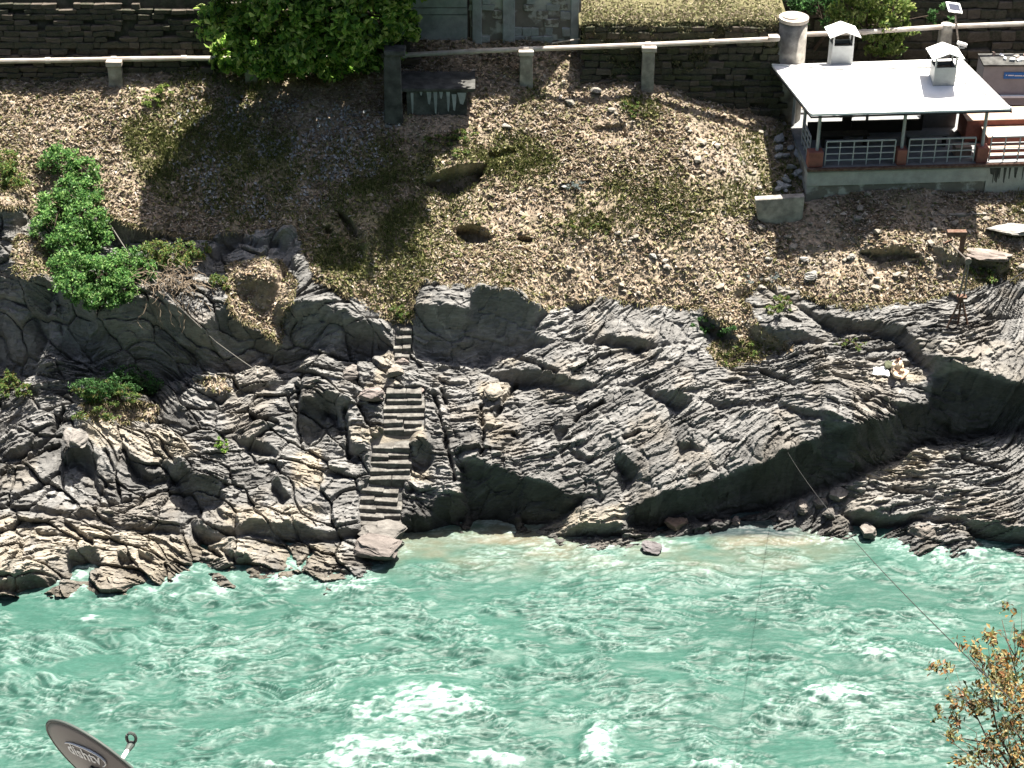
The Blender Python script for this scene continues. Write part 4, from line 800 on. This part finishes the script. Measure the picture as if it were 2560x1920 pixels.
def plant(name, root, blobs, per, L_, pal, label, cat, wfrac=.5, limbs=True, group=None, droop=0.0, trunk_r=.12, shell=.55):
    o = empty(name, root, label=label, cat=cat, group=group)
    C, ax, N_, ln, cols = crown(blobs, per, L_, pal, shell, droop)
    leafmesh('crown' if limbs else 'foliage', C, ax, N_, ln, ln*wfrac, cols, M['leaf'], o)
    if limbs:
        mb = MB(); root = np.array(root, float); cm = np.mean([b_[0] for b_ in blobs], 0); mid = root+(cm-root)*.45+np.array([.1, 0, .1])
        mb.tube([root-np.array([0, 0, .3]), (root+mid)/2+np.array([.08, 0, 0]), mid], [trunk_r*1.3, trunk_r, trunk_r*.8], 8)
        mb.build('trunk', M['bark'], o, smooth=True)
        mb = MB()
        for (c_, r_) in blobs:
            c_ = np.array(c_); e = c_+rnd(1)[0]*.2; mb.tube([mid, (mid+c_)/2+rnd(1)[0]*.15, e], [trunk_r*.55, trunk_r*.35, trunk_r*.12], 6)
            rr_ = np.array(r_ if hasattr(r_, '__len__') else (r_,)*3)
            for _ in range(4): mb.tube([c_-(c_-mid)*.15, c_+rnd(1)[0]*.4*rr_, c_+rnd(1)[0]*.85*rr_], [trunk_r*.2, trunk_r*.12, trunk_r*.04], 5)
        mb.build('limbs', M['bark'], o, smooth=True)
    else:
        mb = MB(); root = np.array(root, float)
        for (c_, r_) in blobs:
            for _ in range(3): mb.tube([root+rnd(1)[0]*.06, (root+np.array(c_))/2+rnd(1)[0]*.05, np.array(c_)+rnd(1)[0]*.1], [.018, .012, .005], 5)
        mb.build('stem', M['bark'], o)
    return o
def B(px_, py_, Y, r): return (atY(px_, py_, Y), r)
# big tree overhanging the slope
big_tree = plant('leafy_tree', (xw(800, 60, 61.6), 61.5, 12.6), [B(560, 60, 59.0, (.85, .8, .75)), B(640, 130, 58.9, (.8, .8, .8)), B(700, 20, 58.8, (1.1, 1., 1.)), B(760, 120, 58.8, (.95, .9, .8)), B(830, 30, 58.8, (1.1, 1., 1.)), B(880, 110, 59.0, (.8, .8, .7)),
   B(960, 40, 59.4, (.9, .8, .8)), B(1010, 60, 60.0, (.55, .6, .5)), B(600, -90, 59.2, (1.2, 1.1, 1.1)), B(780, -120, 59.1, (1.4, 1.2, 1.2)), B(940, -90, 59.3, (1.2, 1.1, 1.1)), B(690, -240, 59.3, (1.3, 1.2, 1.1)), B(880, -230, 59.3, (1.3, 1.2, 1.1)), B(1020, -40, 59.8, (.7, .7, .7)), B(580, 130, 60.1, (.7, .6, .6)), B(690, 160, 60.0, (.8, .6, .6)), B(800, 160, 60.0, (.8, .6, .6)), B(900, 150, 60.1, (.8, .6, .6)), B(970, 110, 60.3, (.7, .6, .6)), B(1060, -60, 60.6, (.9, .7, .7)), B(1130, -130, 60.6, (.9, .8, .7))],
   430, .27, 'bright', 'large bright green leafy tree overhanging the slope at the top', 'tree', .55, trunk_r=.2)
C, ax, N_, ln, cols = crown([B(640, -210, 59.2, (1.2, 1.2, 1.1)), B(800, -230, 59.2, (1.4, 1.2, 1.1)), B(960, -220, 59.2, (1.4, 1.2, 1.1)), B(1080, -200, 59.4, (1.2, 1.1, 1.0)), B(700, -330, 59.2, (1.3, 1.2, 1.1)), B(860, -340, 59.2, (1.4, 1.2, 1.1)), B(1010, -320, 59.2, (1.3, 1.2, 1.1)), B(1120, -290, 59.4, (1.0, 1.0, 1.0)), B(760, -430, 59.2, (1.2, 1.1, 1.0)), B(1040, -130, 59.5, (1.1, 1., .9)), B(1150, -90, 59.9, (.9, .8, .7)), B(560, -260, 59.2, (1., 1., 1.))], 420, .42, 'bright')
leafmesh('upper_crown', C, ax, N_, ln, ln*.6, cols, M['leaf'], big_tree)
plant('leafy_tree', (xw(2180, 60, 62.6), 62.6, 8.7), [B(2120, 20, 62.4, (.7, .6, .6)), B(2190, 60, 62.3, (.8, .6, .55)), B(2240, 20, 62.4, (.6, .5, .6)), B(2160, -40, 62.6, (1.0, .8, .8)), B(2210, 110, 62.2, (.75, .5, .4)), B(2255, 75, 62.3, (.45, .4, .4))],
   620, .17, 'yellow', 'yellow-green leafy tree behind the pavilion roof vents', 'tree', .5, trunk_r=.12)
plant('dark_shrub', (xw(2030, 60, 63), 63.2, 10.0), [B(2040, 20, 63, (.7, .5, .7)), B(2350, 40, 63.2, (.5, .4, .4)), B(2000, -10, 63, (.6, .5, .5))], 380, .15, 'deep', 'dark green shrub growing on the wall behind the round pillar', 'shrub', trunk_r=.06)
# shrubs on the left cliff
def S(px_, py_, r, off=.25): p = surf(px_, py_); return (p+NRM*off, r)
plant('green_shrub', surf(170, 470), [S(150, 410, (.65, .5, .5), .35), S(215, 440, (.6, .5, .5), .35), S(200, 490, (.75, .55, .55), .45), S(150, 530, (.75, .55, .55), .45), S(130, 580, (.6, .5, .5), .45), S(220, 560, (.75, .55, .6), .5), S(180, 620, (.75, .5, .6), .5), S(240, 610, (.6, .5, .5), .5)], 900, .13, 'mid', 'tall dense green shrub on the upper left cliff edge', 'shrub', trunk_r=.07)
plant('green_shrub', surf(230, 660), [S(190, 680, (.75, .55, .55), .5), S(260, 700, (.9, .6, .6), .55), S(320, 675, (.8, .55, .55), .5), S(260, 755, (.7, .55, .45), .5), S(190, 735, (.6, .5, .45), .5), S(310, 735, (.6, .45, .45), .45), S(360, 690, (.5, .4, .4), .4)], 900, .13, 'mid', 'broad green shrub spilling over the left cliff', 'shrub', trunk_r=.07)
plant('green_shrub', surf(440, 640), [S(400, 640, (.6, .5, .4), .35), S(450, 640, (.65, .5, .4), .35), S(500, 625, (.4, .35, .3), .25)], 900, .11, 'weed', 'light green shrub above the tangle of dry twigs', 'shrub', trunk_r=.05)
plant('green_shrub', surf(20, 430), [S(10, 410, (.5, .4, .4), .2), S(40, 450, (.45, .4, .35), .2), S(-30, 440, (.5, .4, .4), .2)], 800, .11, 'weed', 'green shrub at the left edge of the straw slope', 'shrub', trunk_r=.05)
def weed(px_, py_, spread, h_, pal, label, L_=.1, n=None, per=900):
    root = surf(px_, py_); bl = []
    for _ in range(n or 4): q_ = surf(px_+random.uniform(-1, 1)*spread, py_+random.uniform(-.5, .5)*spread); bl.append((q_+NRM*h_*.5, (spread/75*.55, .25, h_*.6)))
    return plant('weed_clump', root, bl, per, L_, pal, label, 'plant', .45, limbs=False, group='weeds growing on the rock and slope')
weed(300, 940, 85, .7, 'deep', 'tall green weeds in the shade at the foot of the left cliff', .1, 6); weed(300, 1000, 95, .5, 'weed', 'sunlit weeds below the shaded tall weeds at left', .1, 5)
weed(20, 970, 40, .5, 'weed', 'bright weeds at the left edge below the dark cliff', .11, 4); weed(555, 1115, 22, .22, 'bright', 'small bright green tuft alone on the left rocks', .07, 3, 1500)
weed(560, 710, 25, .45, 'weed', 'narrow green plant hanging in a cleft beside the twig tangle', .09, 4); weed(1010, 790, 22, .3, 'weed', 'green weeds filling the gully above the upper steps', .09, 4)
weed(1940, 760, 38, .35, 'weed', 'pale green bush on the rock ledge right of centre', .09, 4, 700); weed(1775, 825, 38, .35, 'deep', 'dark green weeds in the cleft left of the pale bush', .09, 4); weed(1855, 885, 50, .18, 'weed', 'low yellow-green weeds below the dark cleft weeds', .08, 4)
weed(2125, 850, 30, .15, 'weed', 'low weeds on the ledge above the seated person', .07, 3); weed(2450, 685, 32, .25, 'weed', 'pale green bush under the tilted slab by the rusty tower', .1, 4, 700)
weed(400, 240, 45, .3, 'yellow', 'yellow-green weeds right of the squat left pipe post', .1, 4, 700); weed(1600, 275, 40, .18, 'weed', 'low green weeds high on the slope below the second post', .08, 4, 700); weed(1430, 470, 30, .2, 'pale', 'grey-green scrub right of the grassy hollow', .08, 3, 700)
weed(1100, 360, 60, .2, 'weed', 'green weeds along the top of the grassy hollow', .09, 5, 900); weed(1460, 565, 35, .12, 'weed', 'faint green weeds in the middle of the straw slope', .08, 3, 600); weed(1900, 700, 30, .2, 'pale', 'grey scrub at the rock edge left of the pale bush', .08, 3, 600)
p_ = atY(25, 100, 60.8); plant('pale_shrub', (p_[0], 60.9, 10.6), [(p_, (.5, .25, .5)), (p_+np.array([.3, 0, -.3]), (.35, .2, .3)), (atY(50, 10, 61.5), (.5, .3, .3))], 420, .13, 'pale', 'pale bluish plant growing on the dark left wall', 'shrub', trunk_r=.03)
p_ = atY(420, 130, 60.6); plant('dry_shrub', (p_[0], 60.7, 10.7), [(p_, (.4, .25, .18)), (atY(480, 120, 60.7), (.35, .25, .25))], 500, .12, 'yellow', 'yellowish tuft growing over the pipe left of the tree', 'shrub', trunk_r=.02)
# dry twig tangle
tr = surf(430, 760); tt = empty('twig_tangle', tr, label='tangle of dry brown twigs hanging over the left cliff', cat='dry bush')
mb = MB(); c0 = surf(435, 715)+NRM*.35
for k in range(150):
    a = c0+np.array([RNG.normal()*.45, RNG.normal()*.2, RNG.normal()*.25]); path = [a]; d = rnd(1)[0]
    for s_ in range(5): d = d+rnd(1)[0]*.7+np.array([0, 0, -.12]); d /= np.linalg.norm(d); path.append(path[-1]+d*.14)
    mb.tube(path, [.016, .014, .012, .01, .008, .005], 4, cap=False)
mb.build('twigs', M['twig'], tt)
mb = MB()
for k in range(9):
    a = surf(370+k*18, 765)+NRM*.3; path = [a]
    for s_ in range(6): path.append(path[-1]+np.array([RNG.normal()*.06, -.03+RNG.normal()*.04, -.14]))
    mb.tube(path, [.02, .018, .016, .014, .012, .009, .006], 5, cap=False)
mb.build('hanging_roots', M['twig'], tt)
# ------------------------------------------------------------------ river
X0, X1, DX = -19.6, 19.6, .042; YA, YB, DY = 35.0, 49.8, .046
xs = np.arange(X0, X1, DX); ys = np.arange(YA, YB, DY); XG, YG = np.meshgrid(xs, ys)
def ridged(x, y, o, s): return 1-np.abs(fbm(x, y, o, s))*2
qx, qy = proj(np.stack([XG, YG, 0*XG], -1))
flow = .9*fbm(XG*.18, YG*.3, 3, 400.)
xw_ = XG+.7*fbm(XG*.35, YG*.5, 3, 410.); yw_ = YG+flow+.20*fbm(XG*.8, YG*1.1, 3, 420.)
big = .20*fbm(XG*.3, YG*.55, 3, 430.)
patch = sstep(-.22, .12, fbm(XG*.5, YG*.95, 4, 470.))
r2_ = ridged(xw_*1.0, yw_*6.0, 3, 520.); r3_ = ridged(xw_*2.1, yw_*12.5, 3, 525.); r1_ = ridged(xw_*.8, yw_*2.4, 4, 510.)
rough = .18+.82*patch
mid_ = .075*ridged(xw_*1.0, yw_*2.6, 3, 440.)
sml = .05*r2_+.028*r3_
FO = [(1080,1745,150,45,.9),(950,1790,120,50,.55),(1000,1880,190,45,.6),(900,1895,90,30,.7),(1250,1893,60,18,1.2),(1500,1855,32,36,1.6),(1490,1880,40,40,.8),(2030,1732,40,22,1.2),(2115,1745,60,32,1.2),(2195,1632,70,26,.8),(1750,1838,40,36,.7),(1790,1915,90,14,1.2),(2200,1890,80,12,.7),(2130,1560,60,14,.4),
      (150,1880,160,40,.4),(230,1545,70,10,.6),(530,1560,90,12,.5),(650,1915,70,12,.6),(1200,1515,50,9,.5),(860,1855,60,20,.5),(60,1600,120,20,.25),(300,1740,160,30,.3),(700,1750,120,30,.2),(1900,1760,100,40,.35),(1750,1600,120,15,.35),(1450,1570,40,10,.4),(2350,1365,60,12,1.0),(2430,1385,70,8,1.),(900,1470,40,12,.9),(700,1455,30,12,.8),(1150,1790,120,30,.3)]
fo = np.zeros_like(XG)
for a, b_, ra, rb, w_ in FO: fo += w_*np.exp(-(((qx-a+14*fbm(XG*3, YG*3, 2, 480.))/ra)**2+((qy-b_+10*fbm(XG*3, YG*3, 2, 490.))/rb)**2))
ZW = big+rough*(mid_+sml)-.10+fo.clip(0, 1)*(.16+.10*fbm(XG*2.5, YG*4, 3, 500.))
shore = sstep(1520, 1400, qy)
ZW = ZW*(1-.45*shore)+shore*.02
uu_ = XG; vv_ = (YG-Y0)*CA; jj_ = np.clip(((vv_-vc[0])/DV).astype(int), 0, NV-1); ih_ = np.clip(((uu_-uc[0])/DU).astype(int), 0, NU-1)
dsh = -(YG-Y0)*SA-H[jj_, ih_]; dsh = np.where(vv_ < vc[0], 9., dsh)            # water depth measured off the bank
sfo = sstep(.42, .06, dsh+.14*fbm(XG*1.7, YG*2.5, 3, 535.))*(.3+.9*sstep(-.1, .35, fbm(XG*1.1, YG*1.4, 3, 536.)))
lines = sstep(.70, .94, r2_)*.62+sstep(.70, .95, r3_)*.5+sstep(.86, .97, r1_)*.35
hi = fbm(XG*3.2, YG*6, 4, 540.); fpat = sstep(.36, .75, fo*(.72+1.0*hi))
foam = np.clip(lines*rough*(.26+.24*sstep(-.2, .4, fbm(XG*.5, YG*.7, 3, 530.)))+fpat*(.25+.75*sstep(-.3, .2, fbm(XG*4, YG*9, 3, 545.)))+.35*fo*lines+sfo*(.1+.6*lines), 0, 1)
turq = np.array([.052, .155, .120])*(1+.18*fbm(XG*.4, YG*.6, 3, 550.))[..., None]
turq = turq*(1-.30*rough*sstep(.62, .25, r2_*.6+r3_*.4))[..., None]
bed = sstep(1460, 1365, qy)*sstep(850, 1000, qx)*sstep(2250, 1950, qx)*np.clip(.55+.9*fbm(XG*.7, YG*1.5, 4, 560.), 0, 1)
turq = turq*(1-bed[..., None])+bed[..., None]*np.array([.2, .19, .13])
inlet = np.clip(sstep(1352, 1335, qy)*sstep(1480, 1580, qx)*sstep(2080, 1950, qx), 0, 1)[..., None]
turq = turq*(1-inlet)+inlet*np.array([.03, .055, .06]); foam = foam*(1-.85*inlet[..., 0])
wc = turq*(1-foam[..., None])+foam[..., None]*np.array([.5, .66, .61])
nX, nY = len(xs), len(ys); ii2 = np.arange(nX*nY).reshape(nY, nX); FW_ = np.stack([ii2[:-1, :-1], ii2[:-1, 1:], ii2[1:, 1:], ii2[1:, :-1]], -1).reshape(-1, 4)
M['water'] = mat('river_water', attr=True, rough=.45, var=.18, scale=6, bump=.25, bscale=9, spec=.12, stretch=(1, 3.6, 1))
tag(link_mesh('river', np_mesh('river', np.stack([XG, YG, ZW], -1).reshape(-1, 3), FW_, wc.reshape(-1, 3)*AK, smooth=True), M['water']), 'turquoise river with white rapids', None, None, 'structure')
def flat(name, x0, x1, y0, y1, nx=20, ny=20):
    a, b_ = np.meshgrid(np.linspace(x0, x1, nx), np.linspace(y0, y1, ny)); i3 = np.arange(nx*ny).reshape(ny, nx)
    tag(link_mesh(name, np_mesh(name, np.stack([a, b_, -.06+.05*fbm(a, b_, 2)], -1).reshape(-1, 3), np.stack([i3[:-1, :-1], i3[:-1, 1:], i3[1:, 1:], i3[1:, :-1]], -1).reshape(-1, 4), np.tile((.035, .09, .072), (a.size, 1)), True), M['water']), 'turquoise river out of view', None, None, 'structure')
flat('river', -140, -19.55, 15, 50, 60, 20); flat('river', 19.55, 140, 15, 50, 60, 20); flat('river', -19.6, 19.6, 15, 35.05, 40, 20)
# ------------------------------------------------------------------ rusty cable tower, beam and cables
tb = surf(2400, 808); tp = atY(2420, 652, tb[1]+.25); tm = atY(2404, 742, tb[1]+.1); tarm = atY(2372, 606, tb[1]+.6)
tw_ = empty('cable_tower', tb, label='rusty tripod cable tower standing on the right rock', cat='tower')
feet = [surf(2364, 816), surf(2393, 810), surf(2421, 806)]
for f_ in feet: MB().tube([f_-np.array([0, 0, .1]), tm+(f_-tm)*.05], .035, 6).build('leg', M['rust'], tw_)
for k in range(2):
    d = np.array([.06*(k*2-1), 0, 0]); MB().tube([tm+d*1.3, tp+d*.5], .032, 6).build('mast', M['steel'], tw_)
for t in (.3, .62): MB().bar(feet[0]+(tm-feet[0])*t, feet[2]+(tm-feet[2])*t, .03).build('brace', M['rust'], tw_); MB().bar(feet[1]+(tm-feet[1])*t, feet[2]+(tm-feet[2])*t, .03).build('brace', M['rust'], tw_)
MB().box(tm, (.3, .22, .08)).build('plate', M['rust'], tw_); MB().tube([tp-np.array([0, .06, 0]), tp+np.array([0, .06, 0])], .11, 14).build('pulley', M['steel'], tw_)
MB().tube([tp, tarm], .03, 6).build('arm', M['steel'], tw_); MB().bar(tarm-np.array([.15, 0, .05]), tarm+np.array([.12, 0, .1]), .06).build('arm_end', M['rust'], tw_)
g0 = surf(2400, 632); gt = atY(2400, 588, g0[1]); gb = empty('rusty_beam', g0, label='rusty T-shaped beam behind the cable tower', cat='beam')
MB().box((g0[0], g0[1], (g0[2]+gt[2])/2), (.14, .14, gt[2]-g0[2]+.2)).build('upright', M['rust'], gb); MB().box((gt[0]-.12, gt[1], gt[2]+.08), (.62, .2, .16)).build('crossbar', M['rust'], gb)
# tilted slab beside it
boulder('stone_slab', surf(2475, 640)+NRM*.12, (1.0, .42, .26), 91, 'rock', 'tilted pinkish stone slab beside the rusty tower', col=(.62, .48, .4), cat='slab', rz=-.25)
boulder('stone_slab', surf(2530, 575)+NRM*.1, (1.0, .5, .22), 92, 'rock', 'pale flat slab at the right edge above the tilted slab', col=(.8, .74, .66), cat='slab', rz=.1)
def cable(pts, r, m, label, sag=0.0, n=14):
    path = []
    for a, b_ in zip(pts[:-1], pts[1:]):
        for t in np.linspace(0, 1, n, endpoint=False): path.append(np.array(a)*(1-t)+np.array(b_)*t-np.array([0, 0, sag*4*t*(1-t)]))
    path.append(pts[-1]); return tag(MB().tube(path, r, 5).build('cable', M[m]), label, 'cable')
cable([tm, surf(2480, 722)+NRM*.15, surf(2600, 680)+NRM*.1], .016, 'cable', 'black guy cable from the tower to the right edge', .05)
cable([tm, surf(2330, 762)+NRM*.1, surf(2230, 775)+NRM*.05], .016, 'cable', 'black guy cable from the tower along the rock to the left', .05)
cable([surf(1968, 1132)+NRM*.1, atD(2540, 1760, 17)], .006, 'cable', 'thin cable crossing the river to the near bushes', .3, 40)
cable([surf(262, 540)+NRM*.1, surf(330, 650)+NRM*.7, surf(440, 770)+NRM*.5, surf(540, 860)+NRM*.3, surf(640, 925)+NRM*.1], .014, 'rope', 'grey rope slanting down the shaded left cliff', .02)
cable([atY(100, -20, 61.6), atY(118, 90, 60.9), atY(150, 190, 60.3), atY(165, 235, 60.0)], .012, 'rope', 'thin pale line down the dark left wall', 0)
cable([atY(1911, 118, 60.4), atY(1905, 170, 60.35), atY(1906, 232, 60.3), atY(1890, 245, 60.2)], .022, 'pipe', 'thin white drain pipe at the corner left of the pavilion', 0)
cable([atY(1380, 108, 61.0), atY(1450, 97, 60.95)], .03, 'pipe', 'short pale pipe leaning at the foot of the concrete wall', 0)
# ------------------------------------------------------------------ seated person and cloths
def person(base):
    b_ = np.array(base); root = empty('person', b_, label='person in beige clothes sitting on the tip of the middle rock', cat='person')
    J = {'pel': (0, 0, .12), 'sp': (0, .02, .32), 'ch': (0, .0, .5), 'nk': (0, -.02, .62), 'hd': (0, -.03, .72), 'ht': (0, -.03, .82),
         'sl': (-.16, 0, .52), 'el': (-.24, -.06, .32), 'wl': (-.16, -.26, .24), 'hl': (-.12, -.32, .22), 'sr': (.16, 0, .52), 'er': (.25, -.06, .32), 'wr': (.18, -.26, .24), 'hr': (.14, -.32, .22),
         'hpl': (-.1, -.02, .1), 'kl': (-.3, -.36, .16), 'al': (.02, -.42, .06), 'fl': (.12, -.44, .05), 'hpr': (.1, -.02, .1), 'kr': (.3, -.34, .18), 'ar': (-.04, -.5, .06), 'fr': (-.14, -.52, .05)}
    Rr = dict(pel=.15, sp=.14, ch=.15, nk=.06, hd=.085, ht=.07, sl=.07, el=.05, wl=.035, hl=.03, sr=.07, er=.05, wr=.035, hr=.03, hpl=.1, kl=.075, al=.05, fl=.035, hpr=.1, kr=.075, ar=.05, fr=.035)
    E = [('pel', 'sp'), ('sp', 'ch'), ('ch', 'nk'), ('nk', 'hd'), ('hd', 'ht'), ('ch', 'sl'), ('sl', 'el'), ('el', 'wl'), ('wl', 'hl'), ('ch', 'sr'), ('sr', 'er'), ('er', 'wr'), ('wr', 'hr'), ('pel', 'hpl'), ('hpl', 'kl'), ('kl', 'al'), ('al', 'fl'), ('pel', 'hpr'), ('hpr', 'kr'), ('kr', 'ar'), ('ar', 'fr')]
    names = list(J); me = bpy.data.meshes.new('body'); me.from_pydata([J[k] for k in names], [(names.index(a), names.index(c_)) for a, c_ in E], [])
    o = bpy.data.objects.new('body', me); COL.objects.link(o); o.parent = root; o.matrix_parent_inverse = Matrix.Identity(4)
    sk = o.modifiers.new('skin', 'SKIN')
    for i, k in enumerate(names): me.skin_vertices[0].data[i].radius = (Rr[k], Rr[k]*.9); me.skin_vertices[0].data[i].use_root = (k == 'pel')
    o.modifiers.new('sub', 'SUBSURF').levels = 2; o.modifiers['sub'].render_levels = 2
    sk.use_smooth_shade = True; me.materials.append(M['skin'])
    def part(name, m, pts, rads, n=12):
        mb = MB(); mb.tube(pts, rads, n); ob = mb.build(name, M[m], None, smooth=True); ob.parent = root; ob.matrix_parent_inverse = Matrix.Identity(4); return ob
    part('shirt', 'beige', [(0, .0, .06), (0, .01, .2), (0, .02, .34), (0, .0, .48), (0, -.01, .58), (0, -.01, .63)], [.22, .2, .19, .205, .15, .08], 14)
    for s_ in (-1, 1): part('sleeve', 'beige', [(.14*s_, 0, .55), (.2*s_, -.02, .45), (.25*s_, -.06, .31), (.22*s_, -.14, .28)], [.09, .085, .07, .06]); part('trouser_leg', 'beige', [(.08*s_, 0, .12), (.2*s_, -.18, .16), (.3*s_, -.36, .17), (.16*s_, -.41, .1), (.06*s_, -.45, .07)], [.13, .12, .1, .085, .06])
    part('hair', 'hair', [(0, .03, .72), (0, .02, .8), (0, -.01, .85), (0, -.02, .875)], [.085, .095, .07, .02], 12)
    for s_ in (-1, 1): part('ear', 'skin', [(.09*s_, -.03, .74), (.1*s_, -.025, .77)], [.015, .018], 6); part('eye', 'hair', [(.033*s_, -.115, .765), (.033*s_, -.12, .767)], [.011, .009], 6)
    part('nose', 'skin', [(0, -.11, .765), (0, -.135, .735)], [.01, .017], 6); part('mouth', 'terra', [(-.025, -.113, .7), (.025, -.113, .7)], .007, 5)
    root.scale = (.75,)*3; root.rotation_euler = (0, 0, .5); root.location = b_; return root
pb = surf(2243, 938); person(pb+np.array([0, .1, .0]))
cb_ = surf(2200, 935)
def cloth(name, center, sx, sy, m, label, seed, tilt=(0, 0, 0)):
    a, b_ = np.meshgrid(np.linspace(-.5, .5, 14), np.linspace(-.5, .5, 12)); zz = .07*fbm(a*3+seed, b_*3, 3, seed)+.05*(1-(a*a+b_*b_)*3)
    Pp = np.stack([center[0]+a*sx*(1+.15*noise(b_*3+seed, b_*0)), center[1]+b_*sy, center[2]+zz+.06+(a*0+b_*sy*.5)], -1).reshape(-1, 3); i3 = np.arange(a.size).reshape(a.shape)
    o = link_mesh(name, np_mesh(name, Pp, np.stack([i3[:-1, :-1], i3[:-1, 1:], i3[1:, 1:], i3[1:, :-1]], -1).reshape(-1, 4), None, True), M[m]); s_ = o.modifiers.new('thick', 'SOLIDIFY'); s_.thickness = .02; return tag(o, label, 'cloth')
cloth('cloth', cb_, .5, .32, 'cloth', 'white cloth spread on the rock left of the seated person', 3.3); cloth('cloth', surf(2222, 920)+np.array([0, 0, .1]), .3, .25, 'green_cloth', 'olive cloth bundle between the white cloth and the person', 7.7)
# ------------------------------------------------------------------ near side: satellite dish and bush
DC = atD(266, 1926, 12.5); _d = Vector(ray(266, 1926)).normalized(); _r = Vector((1, 0, 0)); _u = Vector(UP)
fdir = (_d*.50+(_r*.64+_u*.77)*.92).normalized()      # the dish looks south and up, away from us
dr = empty('satellite_dish', (DC[0]-.05, DC[1]-.1, 26.25), label='grey satellite dish seen from behind at the lower left corner', cat='satellite dish')
ux = _r*.766-_u*.643; ux = (ux-fdir*ux.dot(fdir)).normalized(); uy = fdir.cross(ux); uy = uy if uy.dot(_r*.64+_u*.77) > 0 else -uy; DCv = Vector(DC)
RA, RB, DEP = .47, .40, .055
def dpt(a, b_, off=0.0): return DCv+ux*(a*RA)+uy*(b_*RB)+fdir*(DEP*(a*a+b_*b_)-DEP-off)
mb = MB(); rings = 10; seg = 48; vs = [dpt(0, 0)]; fs = []
for r_ in range(1, rings+1):
    for s_ in range(seg): th = 2*math.pi*s_/seg; vs.append(dpt(math.cos(th)*r_/rings, math.sin(th)*r_/rings))
for s_ in range(seg): fs.append((0, 1+s_, 1+(s_+1) % seg))
for r_ in range(rings-1):
    for s_ in range(seg): fs.append((1+r_*seg+s_, 1+(r_+1)*seg+s_, 1+(r_+1)*seg+(s_+1) % seg, 1+r_*seg+(s_+1) % seg))
mb.add(vs, fs); ob = mb.build('reflector', M['dish'], dr, smooth=True); so = ob.modifiers.new('thick', 'SOLIDIFY'); so.thickness = .008; so.offset = 0
MB().tube([dpt(math.cos(2*math.pi*s_/seg), math.sin(2*math.pi*s_/seg)) for s_ in range(seg+1)], .011, 6, cap=False).build('rim', M['dish_dark'], dr, smooth=True)
def dish_text(body, size, a0, b0, name, m, ang):
    cu_ = bpy.data.curves.new('t', 'FONT'); cu_.body = body; cu_.size = size; cu_.align_x = 'CENTER'; cu_.align_y = 'CENTER'; cu_.offset = size*.02
    to = bpy.data.objects.new('t', cu_); COL.objects.link(to); bpy.context.view_layer.update(); dg = bpy.context.evaluated_depsgraph_get(); me = bpy.data.meshes.new_from_object(to.evaluated_get(dg)); bpy.data.objects.remove(to)
    bm = bmesh.new(); bm.from_mesh(me); bmesh.ops.triangulate(bm, faces=bm.faces[:]); bmesh.ops.subdivide_edges(bm, edges=bm.edges[:], cuts=1)
    ca_, sa_ = math.cos(ang), math.sin(ang)
    for v in bm.verts:
        x = v.co.x*ca_-v.co.y*sa_; y = v.co.x*sa_+v.co.y*ca_; v.co = dpt(a0+x/RA, b0+y/RB, .009)
    bm.to_mesh(me); bm.free(); me.materials.clear(); return link_mesh(name, me, M[m], dr)
SGN = 1
dish_text('dishtv', .13, -.36, .32, 'logo_lettering', 'white', .8)
def tpt(x, y): ca_, sa_ = math.cos(.8), math.sin(.8); return dpt(-.36+(x*ca_-y*sa_)/RA, .32+(x*sa_+y*ca_)/RB, .011)
MB().tube([tpt(.01+.19*math.cos(t), .0+.078*math.sin(t)) for t in np.linspace(math.radians(150), math.radians(-42), 26)], [.003+.005*math.sin(math.pi*k/25) for k in range(26)], 5).build('logo_swoosh', M['white'], dr)
MB().tube([tpt(x, -.10+.008*math.sin(x*90)) for x in np.linspace(.02, .15, 12)], .006, 5).build('small_mark', M['dish_dark'], dr)
lnb = Vector(atD(330, 1858, 12.9)); fo_ = Vector(atD(300, 1905, 12.75))
MB().tube([DCv+ux*.1-uy*.3*SGN, fo_, lnb+(fo_-lnb)*.35], .014, 8).build('feed_arm', M['white'], dr)
MB().tube([lnb+(fo_-lnb)*.4, lnb+(fo_-lnb)*.1, lnb], [.018, .026, .022], 10).build('receiver', M['dish_dark'], dr)
MB().tube([lnb+Vector((.03*math.cos(t), 0, .045+.045*math.sin(t))) for t in np.linspace(0, 6.28, 14)], .011, 6).build('receiver_ring', M['dish_dark'], dr)
MB().tube([DCv-fdir*.1, DCv-fdir*.14-Vector((0, .02, .3)), Vector((DC[0]-.05, DC[1]-.1, 26.2))], .03, 10).build('pole', M['steel'], dr); MB().box(DCv-fdir*.1, (.12, .12, .12)).build('bracket', M['dish_dark'], dr)
# bush with rusty leaves at the lower right
def D(px_, py_, d, r): return (atD(px_, py_, d), r)
bl = [D(2530, 1580, 20, (.28, .4, .3)), D(2450, 1640, 20, (.28, .4, .3)), D(2500, 1680, 20.4, (.35, .5, .3)), D(2400, 1720, 20, (.3, .4, .22)), D(2480, 1740, 19.8, (.4, .5, .3)), D(2560, 1700, 20, (.4, .5, .5)), D(2370, 1790, 20, (.2, .3, .25)), D(2420, 1850, 19.8, (.3, .4, .2)), D(2500, 1820, 20.2, (.4, .5, .3)), D(2560, 1880, 20, (.4, .5, .4)), D(2480, 1900, 19.6, (.35, .4, .3)), D(2600, 1780, 20, (.5, .5, .6)), D(2640, 1900, 20, (.6, .6, .6)), D(2620, 1640, 20, (.4, .4, .4))]
rb_ = atD(2600, 2250, 20); plant('rusty_leaved_bush', rb_, bl, 360, .066, 'autumn', 'sparse bush with rusty brown and green leaves at the lower right corner', 'bush', .5, trunk_r=.028, shell=.2)
